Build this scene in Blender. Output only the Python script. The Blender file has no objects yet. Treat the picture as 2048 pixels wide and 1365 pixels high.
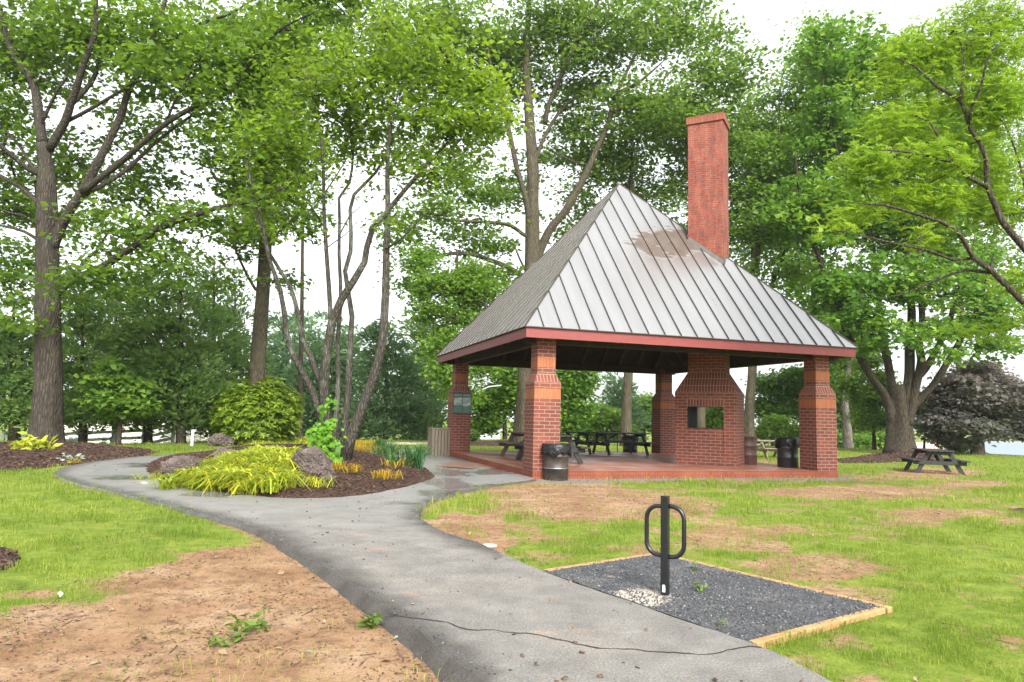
import bpy, bmesh, math, random
import numpy as np
from mathutils import Vector, Matrix

random.seed(7)
RNG = np.random.default_rng(11)
SC = bpy.context.scene
COL = SC.collection
R = math.radians

# ------------------------------------------------------------------ camera model (used for laying the place out and for the camera)
HC, F, PITCH, ROLL = 1.6, 1425.56, .1054, -.0247
X0, Y0, YAW = .6206, 18.8297, .3143          # near corner and heading of the pavilion

def ray(px, py):
    a, b = px-1024, py-682.5
    c, s = math.cos(ROLL), math.sin(ROLL)
    X, Y = c*a-s*b, s*a+c*b
    cp, sp = math.cos(PITCH), math.sin(PITCH)
    return np.array([X/F, cp+Y/F*sp, sp-Y/F*cp])

def gp(px, py, z=0.):
    r = ray(px, py); t = (z-HC)/r[2]
    return np.array([r[0]*t, r[1]*t, z])

def at(px, py, d):
    r = ray(px, py); t = d/r[1]
    return np.array([r[0]*t, d, HC+r[2]*t])

def to_px(P):
    P = np.asarray(P, float)
    x, y, z = P[..., 0], P[..., 1], P[..., 2]-HC
    cp, sp = math.cos(PITCH), math.sin(PITCH)
    d = np.maximum(y*cp+z*sp, .05); u = -y*sp+z*cp
    X, Y = x/d*F, -u/d*F
    c, s = math.cos(-ROLL), math.sin(-ROLL)
    return 1024+c*X-s*Y, 682.5+s*X+c*Y

def loc2w(u, v, z=0.):
    c, s = math.cos(YAW), math.sin(YAW)
    return np.array([X0+u*c-v*s, Y0+u*s+v*c, z])

# ------------------------------------------------------------------ noise
def _hash(ix, iy, seed):
    h = (ix*374761393+iy*668265263+seed*974711) & 0x7fffffff
    h = ((h ^ (h >> 13))*1274126177) & 0x7fffffff
    return ((h ^ (h >> 16)) & 0xffff)/65535.

def vnoise(x, y, seed=0):
    x = np.asarray(x, float); y = np.asarray(y, float)
    ix, iy = np.floor(x).astype(np.int64), np.floor(y).astype(np.int64)
    fx, fy = x-ix, y-iy
    fx, fy = fx*fx*(3-2*fx), fy*fy*(3-2*fy)
    a, b = _hash(ix, iy, seed), _hash(ix+1, iy, seed)
    c, d = _hash(ix, iy+1, seed), _hash(ix+1, iy+1, seed)
    return (a*(1-fx)+b*fx)*(1-fy)+(c*(1-fx)+d*fx)*fy

def fbm(x, y, seed=0, o=4):
    s, a, t = 0., 1., 0.
    for k in range(o):
        s = s+a*vnoise(np.asarray(x)*2**k, np.asarray(y)*2**k, seed+k*17); t += a; a *= .5
    return s/t

def sstep(a, b, x):
    t = np.clip((np.asarray(x, float)-a)/(b-a), 0, 1)
    return t*t*(3-2*t)

def in_poly(x, y, poly):
    x = np.asarray(x); y = np.asarray(y)
    r = np.zeros(x.shape, bool); n = len(poly); j = n-1
    for i in range(n):
        xi, yi = poly[i]; xj, yj = poly[j]
        if yi != yj:
            r ^= ((yi > y) != (yj > y)) & (x < (xj-xi)*(y-yi)/(yj-yi)+xi)
        j = i
    return r

def poly_dist(x, y, poly):
    x = np.asarray(x, float); y = np.asarray(y, float)
    best = np.full(x.shape, 1e9); n = len(poly)
    for i in range(n):
        ax, ay = poly[i]; bx, by = poly[(i+1) % n]
        dx, dy = bx-ax, by-ay
        t = np.clip(((x-ax)*dx+(y-ay)*dy)/max(dx*dx+dy*dy, 1e-9), 0, 1)
        best = np.minimum(best, np.hypot(x-ax-t*dx, y-ay-t*dy))
    return best

def smooth_closed(pts, step=.25):
    pts = np.asarray(pts, float); n = len(pts); out = []
    for i in range(n):
        p0, p1, p2, p3 = pts[i-1], pts[i], pts[(i+1) % n], pts[(i+2) % n]
        k = max(1, int(np.linalg.norm(p2-p1)/step))
        for j in range(k):
            t = j/k
            c = .5*((2*p1)+(p2-p0)*t+(2*p0-5*p1+4*p2-p3)*t*t+(3*p1-p0-3*p2+p3)*t**3)
            out.append(c*.8+(p1*(1-t)+p2*t)*.2)
    return np.array(out)

# ------------------------------------------------------------------ outlines of the ground (from picture points laid on the ground)
def gpoly(pp, step=.2): return smooth_closed([gp(*p)[:2] for p in pp], step)

PATH = gpoly([(1120, 1500), (950, 1365), (870, 1300), (790, 1237), (705, 1178), (645, 1140), (585, 1102), (520, 1066), (440, 1042),
              (330, 1012), (220, 985), (140, 966), (110, 950), (128, 937), (190, 925), (255, 917), (330, 911.5), (400, 906), (520, 901),
              (650, 899), (770, 899), (840, 902), (880, 905), (893, 911.5), (975, 933), (1063, 957), (1060, 963), (985, 973), (900, 993),
              (850, 1016), (836, 1036), (880, 1066), (960, 1092), (1085, 1149), (1300, 1225), (1503, 1296), (1610, 1345), (1760, 1430), (1900, 1500)], .15)
_n = np.arange(len(PATH))
PATH = PATH+np.c_[fbm(PATH[:, 0]*3, PATH[:, 1]*3, 5)-.5, fbm(PATH[:, 0]*3, PATH[:, 1]*3, 9)-.5]*.07
MOUND = gpoly([(291, 941), (306, 956), (345, 969), (400, 981), (480, 992), (560, 999), (640, 1000), (720, 994), (800, 980), (845, 966),
               (868, 955), (850, 940), (820, 927), (780, 919), (700, 916), (560, 915), (430, 914), (350, 916), (305, 927)], .2)
MOUND = MOUND+np.c_[fbm(MOUND[:, 0]*2, MOUND[:, 1]*2, 15)-.5, fbm(MOUND[:, 0]*2, MOUND[:, 1]*2, 19)-.5]*.15
PAD = np.array([gp(*p)[:2] for p in [(1085, 1148), (1315, 1112), (1770, 1220), (1503, 1295)]])
BED_OAK = gpoly([(-300, 950), (0, 944), (100, 935), (200, 924), (270, 914), (318, 906), (290, 898), (235, 893.5), (150, 891), (0, 892), (-300, 890)], .4)
BED_MAPLE = gpoly([(1640, 921), (1700, 916), (1740, 909), (1800, 905), (1850, 907), (1875, 914), (1850, 922), (1760, 926), (1680, 927)], .4)
BED_BACK = gpoly([(900, 886), (960, 883), (1050, 882), (1120, 886), (1060, 892), (950, 892)], .5)
BED_NEAR = gpoly([(-60, 1095), (10, 1092), (34, 1105), (30, 1122), (-60, 1140)], .1)
BED_SIDE = gpoly([(2020, 1018), (2050, 1015), (2110, 1020), (2050, 1028)], .1)
LMZ, MMZ = .198, .55      # slab height, mound height

def mound_h(x, y):
    ins = in_poly(x, y, MOUND)
    d = np.where(ins, poly_dist(x, y, MOUND), 0.)
    h = .10*sstep(0, .25, d)+(MMZ-.10)*sstep(0, 3.4, d)
    return np.where(ins, h+(.03*(fbm(np.asarray(x)*1.5, np.asarray(y)*1.5, 3)-.5))*sstep(0, .5, d), 0.)

_cx = [-400, 0, 300, 500, 750, 1000, 1500, 1800, 2048, 2500]
_cd = [29, 30, 31, 38, 42, 50, 52, 48, 44, 44]

def ground_h(x, y):
    x = np.asarray(x, float); y = np.asarray(y, float)
    px = 1024+F*x/np.maximum(y, 1.)
    cr = np.interp(px, _cx, _cd)
    far = sstep(0, 14, y-cr)*1.9+sstep(10, 60, y-cr)*1.6
    far = np.where(y > 1, far, 0)
    b = .05*(fbm(x*.5, y*.5, 21)-.5)+.02*(fbm(x*2.2, y*2.2, 31)-.5)
    near = np.clip(1-(y-4)/9, 0, 1)*sstep(1.2, -2.2, x-.1*y)      # lower bare ground left of the path
    fall = np.where(y < 12, np.clip((12-y)/8, 0, 1), 0)*.06*sstep(.6, -.6, x)
    bed = np.zeros(x.shape)
    for B, hh in ((BED_OAK, .22), (BED_MAPLE, .25), (BED_BACK, .15)):
        i = in_poly(x, y, B)
        if i.any():
            bed = bed+np.where(i, hh*sstep(0, 2.2, poly_dist(x, y, B)), 0)
    pav = sstep(.9, .0, np.hypot(*_pav_out(x, y)))
    return (b*.8-.008)*(1-.75*pav)-fall-near*.02-far+bed

def _pav_out(x, y):
    c, s = math.cos(YAW), math.sin(YAW)
    dx, dy = x-X0, y-Y0
    u, v = dx*c+dy*s, -dx*s+dy*c
    return np.maximum(0, np.maximum(-u, u-9.83)), np.maximum(0, np.maximum(-v, v-10.02))

def surf(px, py):
    """the point where the picture ray meets ground or mound"""
    z = 0.
    for _ in range(12):
        p = gp(px, py, z); q = float(ground_h(p[0], p[1])); m = float(mound_h(p[0], p[1]))
        z = .5*z+.5*(max(q, .03+m) if m > 0 else q)
    return gp(px, py, z)

# ------------------------------------------------------------------ materials
def new_mat(name):
    m = bpy.data.materials.new(name); m.use_nodes = True
    nt = m.node_tree
    return m, nt, nt.nodes['Principled BSDF']

class N:
    def __init__(s, nt): s.nt = nt
    def __call__(s, typ, **kw):
        n = s.nt.nodes.new('ShaderNode'+typ)
        for k, v in kw.items():
            if k.startswith('_'): setattr(n, k[1:], v)
            else:
                key = int(k[1:]) if k[0] == 'i' and k[1:].isdigit() else k.replace('_', ' ')
                n.inputs[key].default_value = v
        return n
    def l(s, a, b): s.nt.links.new(a, b)
    def noise(s, vec, scale, detail=4, rough=.6):
        n = s('TexNoise', Scale=scale, Detail=detail, Roughness=rough); s.l(vec, n.inputs['Vector']); return n.outputs['Fac']
    def ramp(s, fac, stops):
        n = s('ValToRGB'); e = n.color_ramp.elements
        while len(e) < len(stops): e.new(.5)
        for i, (p, c) in enumerate(stops):
            e[i].position = p; e[i].color = (*c, 1) if len(c) == 3 else c
        s.l(fac, n.inputs['Fac']); return n.outputs['Color']
    def rng(s, fac, a, b, c=0., d=1.):
        n = s('MapRange', From_Min=a, From_Max=b, To_Min=c, To_Max=d); s.l(fac, n.inputs['Value']); return n.outputs['Result']
    def mix(s, fac, a, b, mode='MIX'):
        n = s('Mix'); n.data_type = 'RGBA'; n.blend_type = mode
        for sock, v in ((n.inputs[0], fac), (n.inputs[6], a), (n.inputs[7], b)):
            if isinstance(v, (int, float)): sock.default_value = v
            elif isinstance(v, tuple): sock.default_value = (*v, 1)
            else: s.l(v, sock)
        return n.outputs[2]
    def math(s, op, a, b=0.):
        n = s('Math'); n.operation = op
        for i, v in enumerate((a, b)):
            if isinstance(v, (int, float)): n.inputs[i].default_value = v
            else: s.l(v, n.inputs[i])
        return n.outputs[0]
    def bump(s, h, bsdf, strength=.4, dist=.02):
        n = s('Bump', Strength=strength, Distance=dist); s.l(h, n.inputs['Height']); s.l(n.outputs[0], bsdf.inputs['Normal']); return n
    def obj(s): return s('TexCoord').outputs['Object']
    def gen(s): return s('NewGeometry').outputs['Position']
    def map(s, vec, sc):
        n = s('Mapping', Scale=sc); s.l(vec, n.inputs['Vector']); return n.outputs[0]

def simple_mat(name, c1, c2, scale=6., rough=.7, bump=.2, metal=0., stretch=(1, 1, 1), bd=.01, spec=None):
    m, nt, b = new_mat(name); n = N(nt)
    v = n.map(n.obj(), stretch)
    f = n.noise(v, scale, 6, .65)
    n.l(n.ramp(f, [(.3, c1), (.7, c2)]), b.inputs['Base Color'])
    b.inputs['Roughness'].default_value = rough; b.inputs['Metallic'].default_value = metal
    if spec is not None: b.inputs['Specular IOR Level'].default_value = spec
    if bump: n.bump(n.noise(v, scale*2.2, 5), b, bump, bd)
    return m

def leaf_mat(name, dark, mid, light, trans=(.2, .4, .03), tfac=.4, rough=.45, spec=.35):
    m, nt, b = new_mat(name); n = N(nt)
    a = n('Attribute', _attribute_name='tint').outputs['Fac']
    c = n.ramp(a, [(0., dark), (.5, mid), (1., light)])
    n.l(c, b.inputs['Base Color'])
    b.inputs['Roughness'].default_value = rough; b.inputs['Specular IOR Level'].default_value = spec
    t = n('BsdfTranslucent'); n.l(n.mix(.65, c, trans), t.inputs['Color'])
    mx = n('MixShader', Fac=tfac); n.l(b.outputs[0], mx.inputs[1]); n.l(t.outputs[0], mx.inputs[2])
    n.l(mx.outputs[0], nt.nodes['Material Output'].inputs['Surface'])
    return m

def bark_mat(name, c1, c2, c3=None, sc=1.):
    m, nt, b = new_mat(name); n = N(nt)
    v = n.map(n.obj(), (9*sc, 9*sc, 1.6*sc))
    f = n.noise(v, 1.6, 8, .7)
    vo = n('TexVoronoi', Scale=1.4); vo.feature = 'DISTANCE_TO_EDGE'
    w = n.noise(n.map(n.obj(), (4, 4, 2)), 2., 3)
    vv = n('VectorMath'); vv.operation = 'ADD'; n.l(v, vv.inputs[0]); n.l(n.mix(.5, (0, 0, 0), w), vv.inputs[1])
    n.l(vv.outputs[0], vo.inputs['Vector'])
    e = n.rng(vo.outputs['Distance'], 0, .28)
    col = n.ramp(f, [(.3, c1), (.7, c2)])
    col = n.mix(n.math('MULTIPLY', n.math('SUBTRACT', 1., e), .65), col, tuple(x*.35 for x in c1))
    if c3:
        big = n.noise(n.obj(), 1.1, 5, .7)
        col = n.mix(n.rng(big, .5, .72, 0, .7), col, c3)
    n.l(col, b.inputs['Base Color']); b.inputs['Roughness'].default_value = .85; b.inputs['Specular IOR Level'].default_value = .2
    n.bump(n.math('ADD', e, n.math('MULTIPLY', f, .6)), b, .9, .03)
    return m

def brick_mat(name, c1, c2, mortar, bw=.30, bh=.10, ms=.011, off=.5, stain=(.30, .10, .05), stain_fac=.35, dark=None):
    m, nt, b = new_mat(name); n = N(nt)
    uv = n('UVMap').outputs[0]
    bt = n('TexBrick', Scale=1., Mortar_Size=ms, Mortar_Smooth=.25, Bias=0., Brick_Width=bw, Row_Height=bh)
    bt.offset = off; bt.inputs['Color1'].default_value = (*c1, 1); bt.inputs['Color2'].default_value = (*c2, 1)
    bt.inputs['Mortar'].default_value = (*mortar, 1)
    n.l(uv, bt.inputs['Vector'])
    g = n.gen()
    col = bt.outputs['Color']
    fine = n.noise(g, 28, 5, .7)
    col = n.mix(.45, col, n.ramp(fine, [(.25, (.45, .45, .45)), (.75, (1.35, 1.3, 1.25))]), 'MULTIPLY')
    big = n.noise(g, 1.3, 5, .6)
    col = n.mix(n.rng(big, .48, .75, 0, stain_fac), col, stain)
    if dark:
        st = n.noise(n.map(g, (2.5, 2.5, .6)), 1.8, 6, .7)
        col = n.mix(n.math('MULTIPLY', bt.outputs['Fac'], n.rng(st, .42, .55, 0, 1)), col, dark)
    n.l(col, b.inputs['Base Color']); b.inputs['Roughness'].default_value = .75; b.inputs['Specular IOR Level'].default_value = .3
    h = n.math('ADD', n.math('SUBTRACT', 1., bt.outputs['Fac']), n.math('MULTIPLY', fine, .3))
    n.bump(h, b, .6, .012)
    return m

M = {}
BR1, BR2, MOR = (.185, .050, .036), (.125, .036, .028), (.27, .19, .145)
M['brick'] = brick_mat('red_brick', BR1, BR2, MOR)
M['brick_stack'] = brick_mat('red_brick_weathered', (.285, .078, .052), (.215, .060, .043), (.34, .18, .135), stain=(.32, .10, .065), stain_fac=.6, dark=(.035, .028, .026), bw=.25, bh=.078, ms=.009)
M['soldier'] = brick_mat('red_brick_upright', BR1, BR2, (.32, .22, .17), bw=.095, bh=.24, off=0.)
M['orange'] = brick_mat('orange_brick_upright', (.34, .125, .058), (.26, .090, .042), (.22, .085, .045), bw=.085, bh=.30, off=0., ms=.006, stain=(.5, .2, .08))
M['rim'] = brick_mat('orange_red_rowlock', (.26, .072, .036), (.20, .054, .028), (.10, .04, .026), bw=.075, bh=.099, off=0., ms=.007, stain=(.30, .11, .06), stain_fac=.5)

def floor_mat():
    m, nt, b = new_mat('terracotta_concrete'); n = N(nt); g = n.gen()
    f = n.noise(g, .9, 6, .65)
    c = n.ramp(f, [(.3, (.20, .075, .045)), (.55, (.31, .135, .085)), (.75, (.40, .23, .17))])
    c = n.mix(.35, c, n.ramp(n.noise(g, 30, 4), [(.3, (.5, .5, .5)), (.7, (1.3, 1.3, 1.3))]), 'MULTIPLY')
    n.l(c, b.inputs['Base Color'])
    n.l(n.rng(n.noise(g, .6, 4), .4, .62, .34, .7), b.inputs['Roughness'])
    n.bump(n.noise(g, 40, 3), b, .15, .004)
    return m
M['floor'] = floor_mat()

def roof_mat():
    m, nt, b = new_mat('painted_metal_sheet'); n = N(nt); o = n.obj()
    f = n.noise(n.map(n('UVMap').outputs[0], (2.2, .25, 1)), 1.4, 5)
    c = n.ramp(f, [(.25, (.375, .37, .36)), (.7, (.44, .435, .424))])
    # reflection of overhanging branches painted in brown below the stack, with ragged streaks; p1 along the eave, p2 up the slope
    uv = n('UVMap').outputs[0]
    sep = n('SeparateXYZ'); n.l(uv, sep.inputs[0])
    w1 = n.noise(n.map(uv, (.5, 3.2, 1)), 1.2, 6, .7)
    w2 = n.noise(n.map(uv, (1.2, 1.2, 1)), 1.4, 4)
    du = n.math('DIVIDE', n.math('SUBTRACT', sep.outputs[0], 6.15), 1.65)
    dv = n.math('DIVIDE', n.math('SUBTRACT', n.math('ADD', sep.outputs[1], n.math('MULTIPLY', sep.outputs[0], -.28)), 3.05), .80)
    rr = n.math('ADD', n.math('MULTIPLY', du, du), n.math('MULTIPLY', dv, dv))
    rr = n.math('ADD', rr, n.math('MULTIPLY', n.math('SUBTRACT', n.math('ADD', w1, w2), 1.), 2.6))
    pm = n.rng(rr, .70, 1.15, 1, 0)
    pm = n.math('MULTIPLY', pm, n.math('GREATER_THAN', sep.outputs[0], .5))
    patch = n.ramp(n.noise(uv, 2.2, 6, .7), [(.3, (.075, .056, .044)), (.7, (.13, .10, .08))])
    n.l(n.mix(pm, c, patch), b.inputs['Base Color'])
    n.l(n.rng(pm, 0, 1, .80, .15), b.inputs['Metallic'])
    n.l(n.math('ADD', n.rng(f, .3, .7, .27, .33), n.math('MULTIPLY', pm, .3)), b.inputs['Roughness'])
    n.bump(n.noise(n.map(o, (1, 1, 1)), .9, 2), b, .05, .05)
    return m
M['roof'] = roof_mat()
M['seam'] = simple_mat('dark_bronze_metal', (.045, .038, .03), (.075, .065, .055), 3, .45, 0, .3)
M['fascia'] = simple_mat('red_painted_board', (.185, .036, .032), (.23, .047, .043), 2.5, .45, .08, stretch=(1, 1, 3))
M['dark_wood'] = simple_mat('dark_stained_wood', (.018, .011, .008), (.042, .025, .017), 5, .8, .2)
M['rafter'] = simple_mat('brown_stained_wood', (.045, .026, .017), (.10, .06, .04), 5, .75, .2)
M['flash'] = simple_mat('grey_flashing', (.16, .155, .15), (.22, .21, .20), 5, .4, 0, .6)
M['soot'] = simple_mat('sooty_brick', (.008, .010, .011), (.022, .022, .022), 7, .9, .3)
M['table_black'] = simple_mat('dark_plastic_lumber', (.012, .012, .0125), (.030, .028, .027), 4, .62, .15, stretch=(.6, 3, 3))
M['table_brown'] = simple_mat('brown_plastic_lumber', (.085, .058, .043), (.16, .115, .088), 4, .55, .15, stretch=(.6, 3, 3))
M['table_grey'] = simple_mat('weathered_lumber', (.12, .095, .07), (.25, .20, .15), 4, .7, .25, stretch=(.6, 4, 4))
M['drum_black'] = simple_mat('black_painted_steel', (.010, .011, .013), (.024, .026, .03), 2.5, .38, .1, .0)
M['drum_worn'] = simple_mat('worn_black_steel', (.010, .010, .010), (.075, .055, .040), 3.2, .5, .25, .1, stretch=(1, 1, 1.4))
M['drum_brown'] = simple_mat('rusty_brown_steel', (.05, .026, .02), (.12, .06, .045), 3, .55, .2, .1)
M['steel'] = simple_mat('bare_steel_rim', (.25, .25, .25), (.4, .4, .4), 5, .35, .1, .9)
M['bag'] = simple_mat('black_plastic_bag', (.006, .006, .007), (.011, .011, .012), 9, .33, .5, bd=.03, spec=.35)
M['rack'] = simple_mat('black_gloss_paint', (.007, .008, .010), (.013, .014, .017), 8, .28, .06)
M['white_paint'] = simple_mat('white_paint', (.68, .68, .66), (.8, .8, .78), 5, .5, 0)
M['white_vinyl'] = simple_mat('white_vinyl', (.62, .66, .66), (.74, .77, .77), 5, .5, 0)
M['timber'] = simple_mat('yellow_treated_timber', (.30, .165, .06), (.46, .285, .13), 3, .7, .3, stretch=(3, 3, 3))
M['slat'] = simple_mat('taupe_slat', (.17, .135, .095), (.235, .19, .14), 4, .65, .2, stretch=(4, 4, .6))
M['dark_gap'] = simple_mat('dark_inner_bin', (.02, .018, .015), (.035, .03, .026), 4, .8, 0)
M['green_case'] = simple_mat('dark_green_metal', (.008, .05, .035), (.016, .08, .055), 4, .4, 0)
M['paper_print'] = simple_mat('grey_green_print', (.05, .13, .10), (.36, .42, .40), 7, .25, 0)
M['print_green'] = simple_mat('deep_green_print', (.006, .06, .042), (.02, .11, .075), 5, .25, 0)
M['siding'] = simple_mat('cream_siding', (.66, .62, .55), (.74, .70, .63), 2, .7, 0)
M['shingle'] = simple_mat('grey_shingle', (.30, .31, .33), (.40, .41, .43), 8, .85, .2)
M['blue_siding'] = simple_mat('pale_blue_roof', (.17, .21, .25), (.21, .25, .285), 4, .6, 0)
M['pink_roof'] = simple_mat('faded_pink_roof', (.50, .33, .29), (.60, .42, .37), 4, .8, 0)
M['glass'] = simple_mat('window_glass', (.08, .10, .11), (.14, .17, .18), 2, .1, 0)
M['concrete'] = simple_mat('pale_concrete', (.42, .36, .27), (.56, .49, .38), 9, .85, .3)
def rock_mat():
    m, nt, b = new_mat('red_grey_rock'); n = N(nt); o = n.obj()
    a = n.noise(o, 4, 7, .75); f = n.noise(o, 26, 5, .8)
    c = n.ramp(a, [(.3, (.040, .029, .024)), (.5, (.105, .078, .068)), (.72, (.21, .165, .145))])
    c = n.mix(n.rng(f, .56, .66, 0, .8), c, (.34, .29, .27)); c = n.mix(n.rng(f, .44, .34, 0, .8), c, (.03, .02, .018))
    n.l(c, b.inputs['Base Color']); b.inputs['Roughness'].default_value = .8
    n.bump(n.math('ADD', a, n.math('MULTIPLY', f, .5)), b, 1., .06); return m
M['rock'] = rock_mat()
M['stone_pale'] = simple_mat('pale_stone', (.36, .29, .22), (.56, .48, .38), 6, .85, .5)
M['bark_oak'] = bark_mat('oak_bark', (.038, .031, .024), (.105, .088, .068), (.070, .066, .042))
M['bark_clump'] = bark_mat('lichen_bark', (.045, .039, .030), (.135, .122, .096), (.25, .26, .21), 1.5)
M['bark_dark'] = bark_mat('dark_bark', (.045, .035, .028), (.115, .09, .07))
M['bark_tall'] = bark_mat('greenish_bark', (.065, .054, .035), (.145, .122, .082), (.105, .100, .056))
M['bark_maple'] = bark_mat('maple_bark', (.038, .030, .021), (.105, .084, .060), (.068, .066, .036))
M['bark_pale'] = bark_mat('pale_grey_bark', (.22, .18, .155), (.42, .37, .33))

M['leaf_oak'] = leaf_mat('oak_leaves', (.036, .075, .010), (.092, .172, .018), (.20, .30, .035), (.28, .46, .03), .5)
M['leaf_clump'] = leaf_mat('clump_tree_leaves', (.040, .075, .012), (.095, .185, .020), (.32, .44, .035), (.36, .54, .03), .5)
M['leaf_tall'] = leaf_mat('tall_tree_leaves', (.042, .088, .016), (.105, .188, .030), (.21, .31, .055), (.27, .44, .045), .52)
M['leaf_maple'] = leaf_mat('maple_leaves', (.052, .12, .018), (.125, .245, .032), (.30, .44, .05), (.22, .44, .04), .45)
M['leaf_light'] = leaf_mat('light_green_leaves', (.065, .14, .02), (.14, .26, .038), (.27, .39, .06), (.32, .52, .05), .5)
M['leaf_locust'] = leaf_mat('fine_yellow_green_leaves', (.07, .15, .016), (.17, .31, .028), (.34, .47, .045), (.40, .58, .03), .52)
M['leaf_purple'] = leaf_mat('copper_leaves', (.095, .115, .095), (.18, .17, .15), (.38, .26, .25), (.24, .23, .17), .38)
M['needle'] = leaf_mat('juniper_sprays', (.085, .155, .048), (.20, .315, .088), (.37, .47, .14), (.26, .43, .11), .56, .6, .2)
M['needle_blue'] = leaf_mat('blue_green_sprays', (.085, .155, .078), (.165, .275, .125), (.26, .37, .17), (.18, .32, .13), .42, .6, .2)
M['leaf_bush'] = leaf_mat('yellow_green_bush_leaves', (.05, .105, .008), (.16, .255, .018), (.38, .46, .05), (.32, .46, .02), .4, .35, .5)
M['leaf_gold'] = leaf_mat('gold_blades', (.20, .33, .030), (.47, .54, .050), (.72, .66, .07), (.6, .62, .04), .4)
M['leaf_orange'] = leaf_mat('orange_gold_blades', (.36, .23, .02), (.55, .37, .022), (.62, .46, .03), (.6, .42, .02), .35)
M['leaf_lily'] = leaf_mat('strap_leaves', (.03, .10, .035), (.07, .19, .06), (.15, .29, .08), (.15, .35, .06), .35)
M['leaf_vine'] = leaf_mat('vine_leaves', (.05, .14, .010), (.11, .27, .014), (.20, .40, .02), (.25, .5, .02), .4)
M['leaf_pale'] = leaf_mat('pale_leaves', (.22, .28, .20), (.34, .40, .30), (.45, .5, .4), (.4, .5, .3), .3)
M['grass'] = leaf_mat('grass_blades', (.080, .140, .016), (.19, .275, .032), (.38, .40, .085), (.36, .48, .04), .42, .6, .2)
M['weed'] = leaf_mat('weed_leaves', (.05, .10, .016), (.10, .185, .026), (.19, .27, .045), (.2, .33, .04), .3)
M['chip'] = leaf_mat('bark_chips', (.022, .013, .010), (.062, .036, .026), (.15, .095, .065), (.05, .03, .02), .02, .85, .2)
M['litter'] = leaf_mat('dry_litter', (.05, .032, .022), (.15, .095, .06), (.36, .26, .16), (.1, .06, .03), .05, .8, .2)
M['gravel_chip'] = leaf_mat('gravel_chips', (.035, .038, .043), (.10, .105, .115), (.30, .29, .27), (.05, .05, .05), .02, .7, .3)

def asphalt_mat():
    m, nt, b = new_mat('asphalt'); n = N(nt); g = n.gen()
    sep = n('SeparateXYZ'); n.l(g, sep.inputs[0])
    big = n.noise(g, .55, 5, .6); mid = n.noise(g, 2.6, 6, .65); fine = n.noise(g, 60, 4, .85)
    base = n.ramp(mid, [(.3, (.128, .122, .112)), (.7, (.21, .198, .180))])
    base = n.mix(n.rng(big, .52, .70, 0, .55), base, (.30, .255, .21))            # pale dusty wash
    clay = n.noise(n.map(g, (1, 1.8, 1)), .8, 6, .7)
    base = n.mix(n.rng(clay, .60, .70, 0, .55), base, (.36, .22, .15))              # red clay washed over the edge
    wetf = n.math('ADD', n.rng(sep.outputs[1], 7.5, 14, 0, .55), n.math('MULTIPLY', n.math('SUBTRACT', big, .5), 1.1))
    wet = n.rng(wetf, .12, .5)
    base = n.mix(n.math('MULTIPLY', wet, .35), base, (.24, .245, .255))  # wet stretch also lightened: sky sheen painted into the base colour
    at_ = n('Attribute', _attribute_name='edge').outputs['Fac']
    base = n.mix(n.math('MULTIPLY', at_, n.rng(mid, .25, .6, .55, 1)), base, (.050, .045, .040))
    spk = n.ramp(fine, [(.32, (.30, .30, .30)), (.5, (1, 1, 1)), (.70, (2.0, 1.95, 1.85))])
    base = n.mix(.75, base, spk, 'MULTIPLY')
    n.l(base, b.inputs['Base Color'])
    pud = n('Attribute', _attribute_name='puddle').outputs['Fac']
    rough = n.math('SUBTRACT', n.rng(wet, 0, 1, .85, .44), n.math('MULTIPLY', pud, .36))
    n.l(rough, b.inputs['Roughness'])
    n.l(n.rng(wet, 0, 1, .4, 1.), b.inputs['Specular IOR Level'])
    bp = n('Bump', Distance=.006); n.l(n.math('MULTIPLY', n.math('SUBTRACT', 1., pud), .7), bp.inputs['Strength'])
    n.l(n.math('ADD', fine, n.math('MULTIPLY', n.noise(g, 24, 4), .6)), bp.inputs['Height']); n.l(bp.outputs[0], b.inputs['Normal'])
    return m
M['asphalt'] = asphalt_mat()
M['crack'] = simple_mat('open_crack', (.012, .011, .010), (.03, .027, .024), 8, .95, 0)

def mulch_nodes(n, g):
    v = n.map(g, (1, 1, 1))
    a = n.noise(v, 26, 7, .75); bb = n.noise(v, 3, 4)
    c = n.ramp(a, [(.28, (.016, .010, .008)), (.5, (.062, .036, .027)), (.72, (.17, .105, .078))])
    return n.mix(n.rng(bb, .4, .7, 0, .35), c, (.10, .065, .05)), a

def mulch_mat():
    m, nt, b = new_mat('bark_mulch'); n = N(nt); g = n.gen()
    c, h = mulch_nodes(n, g)
    n.l(c, b.inputs['Base Color']); b.inputs['Roughness'].default_value = .9; b.inputs['Specular IOR Level'].default_value = .15
    n.bump(h, b, 1., .05)
    return m
M['mulch'] = mulch_mat()

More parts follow.
